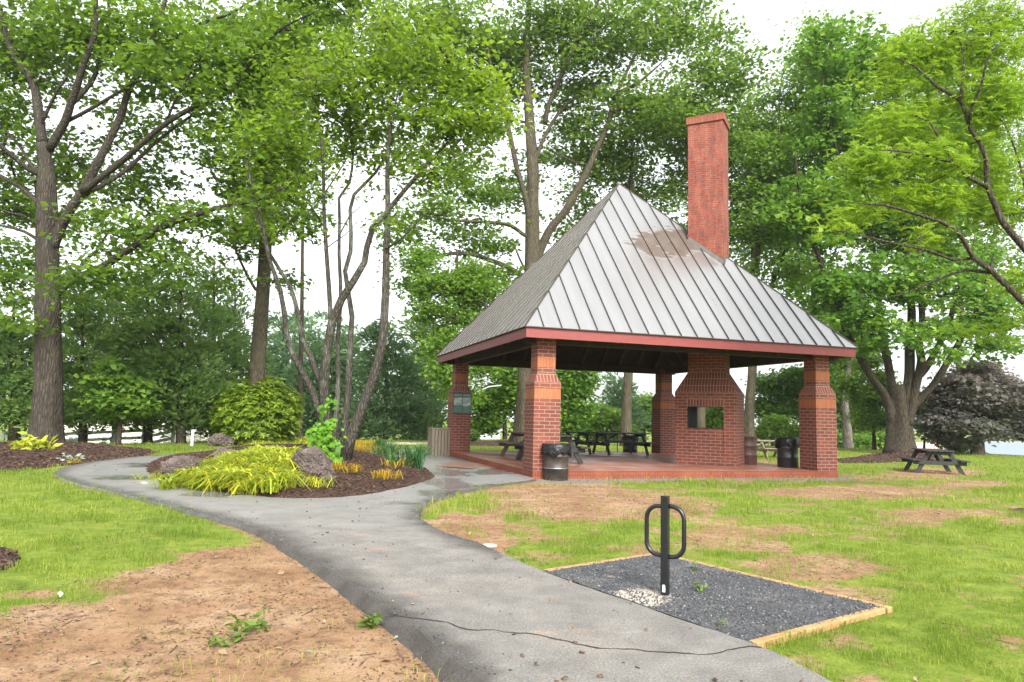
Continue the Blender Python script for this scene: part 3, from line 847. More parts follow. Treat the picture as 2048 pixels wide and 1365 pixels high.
def pad_pale(x, y):
    px, py = to_px(np.stack([x, y, np.zeros_like(x)], -1))
    r = sstep(1.3, .4, np.hypot((px-1275)/85, (py-1202)/24)); return np.maximum(r, .55*sstep(1.3, .3, np.hypot((px-1225)/35, (py-1160)/9)))*.75
sheet('gravel_pad', PAD, lambda x, y: .028+.012*(fbm(x*5, y*5, 95)-.5), M['pad'], .06, {'pale': pad_pale}, None, label='dark blue grey gravel pad around the bike rack post')
sheet('apron', np.array([gp(*p)[:2] for p in [(868, 934), (905, 927), (960, 928.5), (1003, 937.5), (940, 938.5)]]), lambda x, y: path_z(x, y)+.006, M['apron'], .15, None, None, label='wet reddish concrete apron beside the pavilion step')
# far footpath behind the mound
sheet('footpath', gpoly([(735, 886.5), (800, 885.4), (870, 884.5), (900, 884.8), (900, 887.6), (830, 888.6), (740, 889.6)], .4), lambda x, y: ground_h(x, y)+.03, M['concrete'], .5, None, (.03, .05), label='pale footpath crossing the grass beyond the mound')

# timber edging of the gravel pad
def timber(a, b, label, ext=(.0, .0)):
    a, b = np.array(a), np.array(b); d = (b-a)/np.linalg.norm(b-a); a = a-d*ext[0]; b = b+d*ext[1]
    mb = MB(); n = 7
    m = (a+b)/2; L = np.linalg.norm(b-a)
    for k in range(n):
        t0, t1 = -L/2+L*k/n, -L/2+L*(k+1)/n
    mb.box((0, 0, 0), (L, .074, .12))
    o = mb.build('timber_edging', M['timber'], None, bevel=.008); o.location = (m[0], m[1], -.026); o.rotation_euler = (RNG.normal(0, .006), RNG.normal(0, .004), math.atan2(d[1], d[0]))
    return tag(o, label, 'timber', 'timbers edging the gravel pad')
timber(PAD[0], PAD[1], 'yellow timber edging behind the gravel pad, running left from its far corner', (-.05, .0))
timber(PAD[1], PAD[2], 'longest yellow timber along the grass side of the gravel pad', (-.05, .05))
timber(PAD[2], PAD[3], 'short yellow timber closing the front end of the gravel pad', (-.06, -.02))

# ================================================================== PAVILION
Lx, Ly, hs, ov, He, ft, Ha = 9.829, 10.024, .198, .40, 3.654, .287, 10.09
PAV = thing('picnic_pavilion', 'brick picnic pavilion with pyramid metal roof and tall chimney', 'pavilion', (X0, Y0, 0), YAW)
mb = MB().prism_uv((0, 0), (Lx, Ly), -.12, hs, v0=-.0)
mb.add([(.0, .0, hs), (Lx, 0, hs), (Lx, Ly, hs), (0, Ly, hs)], [(0, 1, 2, 3)], [[(0, 0), (Lx, 0), (Lx, Ly), (0, Ly)]], 1)
mb.build('slab', [M['rim'], M['floor']], PAV)
cw, ni = .753, .115
def column(u0, v0):
    L = lambda z, i: ((u0+i, v0+i), (u0+cw-i, v0+cw-i))
    mb = MB()
    a, b = L(0, 0)
    mb.prism_uv(a, b, hs, 2.095)
    mb.prism_uv(a, b, 2.355, 2.53)
    a2, b2 = L(0, ni)
    mb.prism_uv(a, b, 2.53, 2.757, a2, b2, mi=1, v0=0)
    mb.prism_uv(a2, b2, 2.757, 2.93)
    mb.prism_uv(a2, b2, 3.195, 3.80, top=True)
    c = mb.build('column', [M['brick'], M['soldier']], PAV)
    for z0, z1, i in ((2.095, 2.355, .002), (2.93, 3.195, ni+.002)):
        a, b = L(0, i)
        MB().prism_uv(a, b, z0, z1, v0=.012).build('brick_band', M['orange'], c)
    return c
cols = [column(0.003, 0.003), column(Lx-cw-.003, .003), column(.003, Ly-cw-.003), column(Lx-cw-.003, Ly-cw-.003)]

# roof: four sloped sheets with standing seams, fascia, dark soffit, rafters, ring beam
E0 = He+ft
rx0, rx1, ry0, ry1 = -ov-.05, Lx+ov+.05, -ov-.05, Ly+ov+.05
apex = (Lx/2, Ly/2, Ha)
C4 = [(rx0, ry0), (rx1, ry0), (rx1, ry1), (rx0, ry1)]
mb = MB(); seams = MB()
for i in range(4):
    a, b = Vector((*C4[i], E0)), Vector((*C4[(i+1) % 4], E0)); A = Vector(apex)
    e = (b-a).normalized(); Lr = (b-a).length; mid = (a+b)/2; up = (A-mid); up = up-e*up.dot(e); S = up.length; upn = up.normalized(); nn = e.cross(upn).normalized()
    ap = (A-a).dot(e)
    mb.add([a, b, A], [(0, 1, 2)], [[(0, 0), (Lr, 0), (ap, S)]] if i == 0 else [[(-20, 0), (-20-Lr, 0), (-20-ap, S)]])
    nsm = 21
    for k in range(1, nsm):
        t = Lr*k/nsm
        s = S*(t/ap if t < ap else (Lr-t)/(Lr-ap))
        p0, p1 = a+e*t+nn*.018-upn*.01, a+e*t+upn*(s-.03)+nn*.018
        if s > .25: seams.beam(p0, p1, .015, .034, nn)
    # drip edge
    seams.beam(a-nn*.004+Vector((0, 0, -.012)), b-nn*.004+Vector((0, 0, -.012)), .03, .02, (0, 0, 1))
    seams.tube([a+nn*.02, A+nn*.0], .022, 6)
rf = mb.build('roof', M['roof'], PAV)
seams.build('roof_seam', M['seam'], rf)
for i in range(4):
    a, b = C4[i], C4[(i+1) % 4]; o = .05
    ins = [(rx0+o, ry0+o), (rx1-o, ry0+o), (rx1-o, ry1-o), (rx0+o, ry1-o)]
    a, b = ins[i], ins[(i+1) % 4]
    d = Vector((b[0]-a[0], b[1]-a[1], 0)).normalized(); n_ = Vector((d.y, -d.x, 0))
    q0, q1 = Vector((*a, 0)), Vector((*b, 0)); th = .045
    vs = [q0, q1, q1-n_*th-d*th, q0-n_*th+d*th]
    MB().add([(p.x, p.y, z) for z in (He, E0-.022) for p in vs], [(3, 2, 1, 0), (4, 5, 6, 7), (0, 1, 5, 4), (1, 2, 6, 5), (2, 3, 7, 6), (3, 0, 4, 7)]).build('fascia', M['fascia'], PAV)
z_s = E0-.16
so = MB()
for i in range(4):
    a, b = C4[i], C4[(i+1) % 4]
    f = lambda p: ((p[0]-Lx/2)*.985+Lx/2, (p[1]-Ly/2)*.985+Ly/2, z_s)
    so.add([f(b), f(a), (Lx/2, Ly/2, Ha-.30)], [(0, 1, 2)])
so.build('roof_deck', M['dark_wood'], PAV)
def rafter_mesh(side, t):
    a, b = Vector((*C4[side], z_s-.09)), Vector((*C4[(side+1) % 4], z_s-.09)); A = Vector((Lx/2, Ly/2, Ha-.45)); a = a.lerp(b, .0)
    p0 = a.lerp(b, t); p0 = p0+(Vector((Lx/2, Ly/2, p0.z))-p0).normalized()*.16
    tt = 1-abs(2*t-1); mid = a.lerp(b, .5); p1 = p0+(A-mid)*(tt*.92)
    return MB().beam(p0, p1, .06, .17, (0, 0, 1))
for side in range(4):
    for k in range(1, 12):
        if k == 6: continue
        rafter_mesh(side, k/12).build('rafter', M['rafter'], PAV)
rim = .35
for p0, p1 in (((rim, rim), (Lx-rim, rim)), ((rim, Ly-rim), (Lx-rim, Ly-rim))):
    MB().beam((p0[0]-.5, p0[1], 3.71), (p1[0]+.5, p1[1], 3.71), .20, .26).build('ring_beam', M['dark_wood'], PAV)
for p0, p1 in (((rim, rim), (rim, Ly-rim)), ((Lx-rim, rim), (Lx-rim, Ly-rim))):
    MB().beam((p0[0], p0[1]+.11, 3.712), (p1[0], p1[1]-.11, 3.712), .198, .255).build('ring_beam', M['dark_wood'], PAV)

# fireplace and chimney stand at 45 degrees on the right hip
e1a, e1b, ca, cb = 2.155, 4.105, 6.272, 7.77        # along the hip, across it
oa, ob, oz0, oz1 = 2.56, 3.71, 1.377, 2.074
mb = MB()
# front and back faces with the opening left out
for c, s in ((ca, 1), (cb, -1)):
    def quad(x0, x1, z0, z1, mi=0, dc=0):
        p, q = ((x0, c+dc), (x1, c+dc)) if s == 1 else ((x1, c+dc), (x0, c+dc))
        mb.wall_uv(p, q, z0, z1, mi=mi, u0=(x0 if s == 1 else -x1), v0=z0 if mi == 0 else 0)
    quad(e1a, oa, hs, 2.53); quad(ob, e1b, hs, 2.53)
    quad(oa, ob, oz1, 2.34, 1); quad(oa, ob, 2.34, 2.53)
    quad(oa, ob, hs, .59)
    quad(oa, ob, .59, oz0, 0, .03*s)
mb.wall_uv((e1b, ca), (e1b, cb), hs, 2.53); mb.wall_uv((e1a, cb), (e1a, ca), hs, 2.53)
# ledge and side returns of the recessed panel
for c, s in ((ca, 1), (cb, -1)):
    mb.add([(oa, c, .59), (ob, c, .59), (ob, c+.03*s, .59), (oa, c+.03*s, .59)], [(0, 1, 2, 3)], [[(0, 0)]*4])
    mb.add([(oa, c, .59), (oa, c+.03*s, .59), (oa, c+.03*s, oz0), (oa, c, oz0)], [(0, 1, 2, 3)], [[(0, .03)]*4])
    mb.add([(ob, c, .59), (ob, c+.03*s, .59), (ob, c+.03*s, oz0), (ob, c, oz0)], [(3, 2, 1, 0)], [[(0, .03)]*4])
s1a, s1b, sca, scb = 2.53, 3.70, 6.55, 7.49
mb.prism_uv((e1a, ca), (e1b, cb), 2.53, 3.205, (s1a, sca), (s1b, scb), mi=1, v0=0)
mb.prism_uv((s1a, sca), (s1b, scb), 3.205, 5.2)
FP = mb.build('fireplace', [M['brick'], M['soldier']], PAV)
def to_uv(o):
    # local (e1, c) -> pavilion (u, v):  u=(c+e1)/sqrt2, v=(c-e1)/sqrt2
    for v in o.data.vertices:
        e, c = v.co.x, v.co.y; v.co.x, v.co.y = (c+e)/2**.5, (c-e)/2**.5
    o.data.update()
to_uv(FP)
fb = MB()
fb.add([(oa, ca+.001, oz0), (ob, ca+.001, oz0), (ob, cb-.001, oz0), (oa, cb-.001, oz0)], [(0, 1, 2, 3)])
fb.add([(oa, ca+.001, oz1), (ob, ca+.001, oz1), (ob, cb-.001, oz1), (oa, cb-.001, oz1)], [(3, 2, 1, 0)])
fb.add([(oa, ca+.001, oz0), (oa, cb-.001, oz0), (oa, cb-.001, oz1), (oa, ca+.001, oz1)], [(0, 1, 2, 3)])
fb.add([(ob, ca+.001, oz0), (ob, cb-.001, oz0), (ob, cb-.001, oz1), (ob, ca+.001, oz1)], [(3, 2, 1, 0)])
fb.beam((oa, ca+.02, oz1-.012), (ob, ca+.02, oz1-.012), .05, .02)
o = fb.build('firebox', M['soot'], FP); to_uv(o)
sh = MB().box((e1a-.13, ca+.55, 1.02), (.26, .7, .06)).box((e1a-.07, ca+.55, .93), (.14, .06, .12))
o = sh.build('side_shelf', M['table_brown'], FP); to_uv(o)
mb = MB()
mb.prism_uv((s1a, sca), (s1b, scb), 5.205, 11.68)
CH = mb.build('chimney', M['brick_stack'], PAV); to_uv(CH)
mb = MB()
mb.prism_uv((s1a-.05, sca-.05), (s1b+.05, scb+.05), 11.68, 11.92, top=True, bottom=True, v0=.02)
mb.prism_uv((s1a+.18, sca+.16), (s1b-.18, scb-.16), 11.92, 12.02, top=True)
o = mb.build('chimney_cap', [brick_mat('cap_brick', (.30, .095, .055), (.22, .065, .04), (.15, .07, .05), bw=.1, bh=.22, off=0.)], CH); to_uv(o)
# flashing where the stack meets the front slope
def roof_z(u, v):
    return min(E0+(Ha-E0)*(v-ry0)/(Ly/2-ry0), E0+(Ha-E0)*(rx1-u)/(rx1-Lx/2), E0+(Ha-E0)*(u-rx0)/(Lx/2-rx0), E0+(Ha-E0)*(ry1-v)/(ry1-Ly/2))
fl = MB()
cor = [(s1a, sca), (s1b, sca), (s1b, scb), (s1a, scb)]
for i in range(4):
    a, b = cor[i], cor[(i+1) % 4]; ps = []
    for k in range(9):
        e, c = a[0]+(b[0]-a[0])*k/8, a[1]+(b[1]-a[1])*k/8
        n_ = Vector((b[1]-a[1], -(b[0]-a[0]))).normalized()*.014; e += n_.x; c += n_.y
        u, v = (c+e)/2**.5, (c-e)/2**.5; ps.append((u, v, roof_z(u, v)+.05))
    for k in range(8): fl.beam(ps[k], ps[k+1], .022, .17, (0, 0, 1))
fl.build('flashing', M['flash'], CH)

# framed double notice case on the left rear column, facing the near edge
cs = thing('notice_case', 'green framed double notice case on the left brick column', 'notice board', loc2w(.003+cw/2, Ly-cw-.003, 0), YAW)
zc0, zc1, wc = 1.66, 2.46, .74
MB().box((0, -.028, (zc0+zc1)/2), (wc, .05, zc1-zc0)).build('case', M['green_case'], cs, bevel=.006)
for k, x in enumerate((-.175, .175)):
    MB().box((x, -.056, zc0+.47), (.315, .006, .30)).build('poster', M['paper_print'], cs)
    p = MB().box((x, -.056, zc0+.165), (.315, .006, .27)).build('poster', M['print_green'], cs)
    w = MB()
    xs = x-.145
    r2 = random.Random(k+3)
    while xs < x+.135:
        ww = r2.choice((.028, .036, .03)); hh = r2.choice((.05, .06, .06))
        w.box((xs+ww/2, -.0565, zc1-.075), (ww*.28, .004, hh)); w.box((xs+ww*.6, -.0567, zc1-.075+r2.choice((-.022, 0, .022))), (ww*.6, .004, .014)); xs += ww+.012
    w.box((x, -.0565, zc1-.108), (.30, .004, .006)); w.box((x, -.0565, zc1-.052), (.30, .004, .005))
    w.build('lettering', simple_mat('faded_white_lettering', (.34, .44, .40), (.5, .58, .54), 4, .5, 0), cs)
    if k == 1:
        MB().tube([(x-.14, -.0585, zc0+.31), (x-.05, -.0585, zc0+.29), (x+.05, -.0585, zc0+.33), (x+.14, -.0585, zc0+.40)], .009, 5).build('print_line', M['white_paint'], cs)
        MB().tube([(x-.14, -.0585, zc0+.35), (x-.04, -.0585, zc0+.38), (x+.04, -.0585, zc0+.33)], .006, 5).build('print_line', M['white_paint'], cs)
MB().box((0, -.056, zc1-.125), (wc-.02, .006, .012)).build('rail', M['flash'], cs)

# ================================================================== PICNIC TABLES
def make_table(mat, apron=False):
    t = thing('picnic_table', '', 'picnic table')
    rnd = random.Random(5)
    mb = MB()
    for k in range(5): mb.box((0, -.31+.155*k, .745+rnd.uniform(-.002, .002)), (1.98+rnd.uniform(-.02, .02), .142, .042))
    mb.build('tabletop', M[mat], t, bevel=.006)
    for s in (-1, 1):
        mb = MB()
        for k in range(2): mb.box((0, s*(.60+.142*k), .445), (1.98, .132, .04))
        if apron: mb.box((0, s*.55, .375), (1.3, .035, .095))
        mb.build('bench_seat', M[mat], t, bevel=.006)
        for x in (-.74, .74):
            MB().beam((x, s*.27, .722), (x, s*.66, 0), .045, .13, (0, 1, .5)).build('leg', M[mat], t, bevel=.004)
    for x in (-.74, .74):
        sx = .048 if x > 0 else -.048
        MB().beam((x+sx, -.745, .365), (x+sx, .745, .365), .045, .118).build('crossbeam', M[mat], t, bevel=.004)
        MB().beam((x+sx, -.35, .672), (x+sx, .35, .672), .045, .10).build('cleat', M[mat], t, bevel=.004)
        MB().beam((x*.93, 0, .40), (x*.16, 0, .715), .09, .045).build('brace', M[mat], t)
    return t
def place_table(src, u, v, rot, label, first=False, w=None, z=hs, sc=1.13, group='picnic tables under and around the pavilion'):
    t = src if first else copy_tree(src)
    p = loc2w(u, v) if w is None else w
    t.location = (p[0], p[1], z); t.rotation_euler = (0, 0, rot); t.scale = (sc,)*3
    return tag(t, label, 'picnic table', group)
tb = make_table('table_black')
place_table(tb, 1.82, 3.55, YAW+math.pi/2, 'black picnic table end on, just behind the front brick column', True)
place_table(tb, 6.72, 8.33, YAW, 'black picnic table side on before the far brick column')
place_table(tb, 4.42, 8.72, YAW+.02, 'black picnic table between the end on table and the side on one')
place_table(tb, 0, 0, R(73), 'dark picnic table alone on the grass right of the pavilion', w=np.array([15.0, 25.5]), z=-.03, sc=1.09)
tn = make_table('table_brown')
place_table(tn, 1.95, 5.75, YAW+math.pi/2, 'brown picnic table at the left edge of the pavilion floor', True)
tg = make_table('table_grey', True)
place_table(tg, 0, 0, YAW+.05, 'weathered grey picnic table on the grass behind the fireplace', True, w=np.array([12.05, 33.2]), z=-.03, sc=1.08)

# ================================================================== DRUMS
DR = .305
def make_drum(mat, bag=True, worn=False):
    t = thing('trash_drum', '', 'trash can')
    h = .88
    prof = [(.0, .0), (DR-.005, 0), (DR, .012)]
    for zz in (.30, .585):
        prof += [(DR, zz-.022), (DR+.012, zz-.008), (DR+.012, zz+.008), (DR, zz+.022)]
    prof += [(DR, h-.03), (DR+.01, h-.02), (DR+.01, h), (DR-.006, h), (DR-.008, h-.05), (DR-.012, .12), (0, .10)]
    MB().lathe(prof, 36).build('drum', M[mat], t, smooth=True)
    hb = MB()
    for zz in (.30,) if worn else (.30, .585):
        hb.lathe([(DR+.0125, zz-.011), (DR+.018, zz-.004), (DR+.018, zz+.004), (DR+.0125, zz+.011)], 36)
    hb.build('hoop', M['steel' if worn else mat], t, smooth=True)
    if bag:
        r = np.random.default_rng(4); n, rows = 72, 16; vs = []
        for i in range(rows):
            f = i/(rows-1)
            for j in range(n):
                a = 2*math.pi*j/n
                w = .5*math.sin(a*7+f*3)+.35*math.sin(a*13-f*4+1)+.3*math.sin(a*4+2+f*6)
                if f < .3: rr, z = DR-.02+.035*(f/.3), h-.07+.085*math.sin(f/.3*math.pi/2)
                else:
                    q = (f-.3)/.7; z = h+.015-q*(.27+.055*math.sin(a*3+1)+.03*math.sin(a*8))
                    rr = DR+.020+.045*math.sin(min(q, 1)*2.4)+.016*w*q+.008*r.normal()
                vs.append((rr*math.cos(a), rr*math.sin(a), z))
        fs = [(i*n+j, i*n+(j+1) % n, (i+1)*n+(j+1) % n, (i+1)*n+j) for i in range(rows-1) for j in range(n)]
        MB().add(vs, fs).build('bag', M['bag'], t, smooth=True)
    return t
def put(t, p, label, z, sc=1.04, rz=0., group='steel trash drums at the pavilion'):
    t.location = (p[0], p[1], z); t.scale = (sc,)*3; t.rotation_euler = (0, 0, rz); return tag(t, label, 'trash can', group)
put(make_drum('drum_worn', True, True), gp(1113, 961.5)+np.array([0, .33, 0]), 'worn black drum with a bag in front of the nearest column', -.02, 1.06, 2.0)
d1 = make_drum('drum_black', True)
put(d1, gp(1583, 936, hs)+np.array([0, .3, 0]), 'clean black drum with a bag beside the right column', hs, 1.05, .6)
d2 = copy_tree(d1)
put(d2, loc2w(8.5, 10.9), 'black drum with a bag half hidden by the far column', -.02, 1.02, 2.5)
put(make_drum('drum_brown', False), gp(1498, 930, hs)+np.array([.02, .25, 0]), 'open rusty brown drum without a bag behind the fireplace', hs, 1.05)
fr = thing('grill_frame', 'thin black metal frame standing beyond the far drum', 'metal frame', loc2w(8.2, 12.1, 0), YAW)
MB().tube([(-.28, 0, -.1), (-.28, 0, 1.18), (.28, 0, 1.18), (.28, 0, -.1)], .022, 6).tube([(.1, 0, 1.18), (.1, 0, .6)], .016, 6).tube([(-.28, 0, .62), (.28, 0, .62)], .018, 6).build('frame', M['rack'], fr)

# slatted receptacle beside the left column
p = gp(872, 913.6); sl = thing('slatted_receptacle', 'taupe slatted trash receptacle against the left rear column', 'trash can', (p[0]+.05, p[1]+.42, .0), R(20))
MB().box((0, 0, .50), (.62, .62, .94)).build('inner_bin', M['dark_gap'], sl)
mbs = MB()
for s in range(4):
    Mr = Matrix.Rotation(s*math.pi/2, 4, 'Z')
    for k in range(6):
        x = -.315+.126*k; c = Mr @ Vector((x, -.335, .53)); mbs.box(c, (.104, .035, 1.04), Mr)
mbs.build('slat_panel', M['slat'], sl, bevel=.005)
MB().box((0, 0, 1.065), (.74, .74, .045)).build('lid', M['slat'], sl, bevel=.01)

# ================================================================== BIKE RACK
p = gp(1330, 1190, .03); rk = thing('bike_rack', 'black steel post with two side hoops standing in the gravel pad', 'bike rack', (p[0], p[1], .02), R(-31))
MB().box((0, 0, .40), (.066, .066, .97), Matrix.Rotation(R(0), 4, 'Z')).build('post', M['rack'], rk, bevel=.004)
def hoop(s, zt, zb):
    pts = []; w, rr = .176, .115
    pts.append((s*.02, 0, zt))
    for k in range(0, 8):
        a = math.pi/2*k/7; pts.append((s*(w-rr+rr*math.sin(a)), 0, zt-rr+rr*math.cos(a)))
    for k in range(0, 8):
        a = math.pi/2*k/7; pts.append((s*(w-rr+rr*math.cos(a)), 0, zb+rr-rr*math.sin(a)))
    pts.append((s*.02, 0, zb))
    return MB().tube(pts, .0205, 14)
hoop(-1, .795, .355).build('hoop', M['rack'], rk, smooth=True)
hoop(1, .800, .350).build('hoop', M['rack'], rk, smooth=True)
Ms = Matrix.Rotation(R(0), 4, 'Z')
o = MB().box((-.0, -.0345, .068), (.026, .002, .058)).box((0, -.0345, .098), (.018, .002, .012)).build('sticker', M['white_paint'], rk)
MB().box((0, 0, .8865), (.070, .070, .006)).build('post_cap', M['rack'], rk, bevel=.002)

# valve cover
p = gp(978, 1088); vc = thing('valve_cover', 'round pale concrete cover set in the grass beside the path', 'cover', (p[0], p[1], -.06))
MB().lathe([(0, .05), (.085, .05), (.10, .045), (.112, .03), (.115, -.05)], 28).build('lid', M['concrete'], vc, smooth=False)

# boulders on the mound
def rock(px, py, w, h, seed, label, dep=.8, mat='rock', sink=.3, rz=0., name='boulder', group='boulders on the mulch mound'):
    p = surf(px, py); d = p[1]; W, H = w*d/F, h*d/F
    bm = bmesh.new(); bmesh.ops.create_icosphere(bm, subdivisions=5, radius=.5)
    r = np.random.default_rng(seed); pl = nrm(r.normal(size=(13, 3))); of = r.uniform(.24, .42, 13)
    for v in bm.verts:
        c = np.array(v.co)
        for q, o_ in zip(pl, of):
            k = c @ q-o_
            if k > 0: c = c-q*k*.9
        nz = abs(fbm(c[0]*6+seed, c[1]*6+c[2]*7, seed, 5)-.5)+.5*(fbm(c[0]*22+c[2]*9, c[1]*22-c[2]*13, seed, 3)-.5); c = c*(.93+.62*nz)
        v.co = Vector((c[0]*W*1.15, c[1]*W*dep*1.1, (c[2]+.5-sink)*H*1.35))
    me = bpy.data.meshes.new(name); bm.to_mesh(me); bm.free(); me.materials.append(M[mat])
    o = bpy.data.objects.new(name, me); link(o); o.location = (p[0], p[1]+W*dep*.3, p[2]-.02); o.rotation_euler = (0, 0, rz)
    return tag(o, label, 'boulder', group)
rock(437, 893, 56, 34, 3, 'dark rounded boulder at the foot of the big round bush', .8, rz=.3)
rock(357, 952, 74, 42, 5, 'ridged boulder at the left tip of the mulch mound', .6, rz=.5)
rock(446, 920, 72, 28, 8, 'flat boulder among yellow plants below the round bush', .7, rz=-.2)
rock(622, 946, 84, 52, 12, 'largest reddish boulder, at the foot of the many stemmed tree', .8, rz=.1)
rock(594, 969, 32, 20, 14, 'small dark stone lowest on the mound front', .8, rz=.9)
rock(654, 962, 36, 22, 17, 'small pinkish stone just right of the largest boulder', .8, rz=.4)
rock(286, 971, 18, 8, 21, 'flat tan stone lying alone on the wet path', .7, 'stone_pale', .25, name='stone', group=None)

# ================================================================== HOUSES, FENCE, POSTS beyond the lawn
def house(px0, px1, d, zb, ze, zr, label, wall, roof, wins=(), depth=8., rz=0.):
    a, b = at(px0, 850, d), at(px1, 850, d); W = b[0]-a[0]; cx = (a[0]+b[0])/2
    h = thing('house', label, 'house', (cx, d, zb), rz)
    mb = MB(); mb.box((0, depth/2, (ze-zb)/2), (W, depth, ze-zb))
    for k in range(int((ze-zb)/.2)): mb.box((0, -.012, .1+.2*k), (W, .03, .17))
    mb.build('wall', M[wall], h)
    r = MB(); e = .4; z0, z1 = ze-zb, zr-zb
    r.add([(-W/2-e, -e, z0), (W/2+e, -e, z0), (W/2+e, depth+e, z0), (-W/2-e, depth+e, z0), (-W/2-e, depth/2, z1), (W/2+e, depth/2, z1)],
          [(0, 1, 5, 4), (2, 3, 4, 5), (0, 4, 3), (1, 2, 5), (3, 2, 1, 0)])
    r.build('roof', M[roof], h)
    for (wx, wz, ww, wh) in wins:
        p = at(wx, wz, d); f = MB(); X, Z = p[0]-cx, p[2]-zb
        for s in (-1, 1): f.box((X+s*ww/2, -.06, Z), (.09, .09, wh+.09)); f.box((X, -.062, Z+s*wh/2), (ww, .09, .09))
        f.box((X, -.058, Z), (.05, .06, wh)); f.box((X, -.059, Z), (ww, .05, .05))
        wf = f.build('window', M['white_vinyl'], h)
        MB().box((X, -.045, Z), (ww, .03, wh)).build('pane', M['glass'], wf)
    return h
house(60, 330, 66, -3.6, 2.4, 5.2, 'cream sided house seen under the dark evergreens on the left', 'siding', 'shingle', ((216, 884, 1.1, .9), (231, 884, 1.1, .9), (148, 884, 1.0, .9), (96, 884, 1.4, 1.0)))
house(340, 430, 80, -3.6, 1.0, 3.2, 'far cream house glimpsed behind the white signpost', 'siding', 'shingle', ((372, 884, 1.1, 1.),))
house(955, 1000, 120, -3.6, -1.0, -.4, 'bright white building seen past the left brick column', 'white_vinyl', 'shingle')
house(1985, 2300, 75, -3.6, -1.2, .2, 'pale blue roofed building low behind the copper leaved tree', 'blue_siding', 'blue_siding')
house(1840, 1905, 95, -3.6, -2.2, -.6, 'building with a faded pink roof behind the lawn table', 'white_vinyl', 'pink_roof')

fn = thing('rail_fence', 'white vinyl rail fence below the dark evergreens', 'fence', (0, 0, 0))
fa, fb_ = at(-150, 885, 39.), at(345, 888, 36.)
nseg = 9
for k in range(nseg+1):
    q = fa+(fb_-fa)*k/nseg; z = float(ground_h(q[0], q[1]))
    MB().box((q[0], q[1], z+.62), (.13, .13, 1.30)).box((q[0], q[1], z+1.29), (.17, .17, .05)).build('post', M['white_vinyl'], fn)
    if k < nseg:
        w = fa+(fb_-fa)*(k+1)/nseg; zw = float(ground_h(w[0], w[1]))
        for hh in (.35, .70, 1.05): MB().beam((q[0], q[1]-.0, z+hh), (w[0], w[1], zw+hh), .05, .15).build('rail', M['white_vinyl'], fn)
p = gp(384, 892.5); ps = thing('marker_post', 'slim white post standing at the edge of the left lawn', 'post', (p[0], p[1], float(ground_h(p[0], p[1]))))
MB().box((0, 0, .28), (.09, .09, .72)).build('post', M['white_vinyl'], ps); MB().box((.03, -.0, .66), (.17, .05, .07)).build('cap', M['white_vinyl'], ps)
cp = thing('curved_pole', 'white curved lamp arm rising in the trees behind the left column', 'lamp post', (at(930, 890, 44)[0], 44, float(ground_h(-3, 44))))
bx = at(930, 890, 44)
MB().tube([(at(x, y, 44)-np.array([bx[0], 44, float(ground_h(-3, 44))])) for x, y in ((925, 892), (927, 830), (935, 800), (955, 784), (978, 774), (1003, 771))], .045, 7).build('arm', M['white_paint'], cp, smooth=True)

# ================================================================== TREES
L = lambda pts, w0, w1, d0=0., d1=0.: {'p': pts, 'w': (w0, w1), 'd': (d0, d1)}
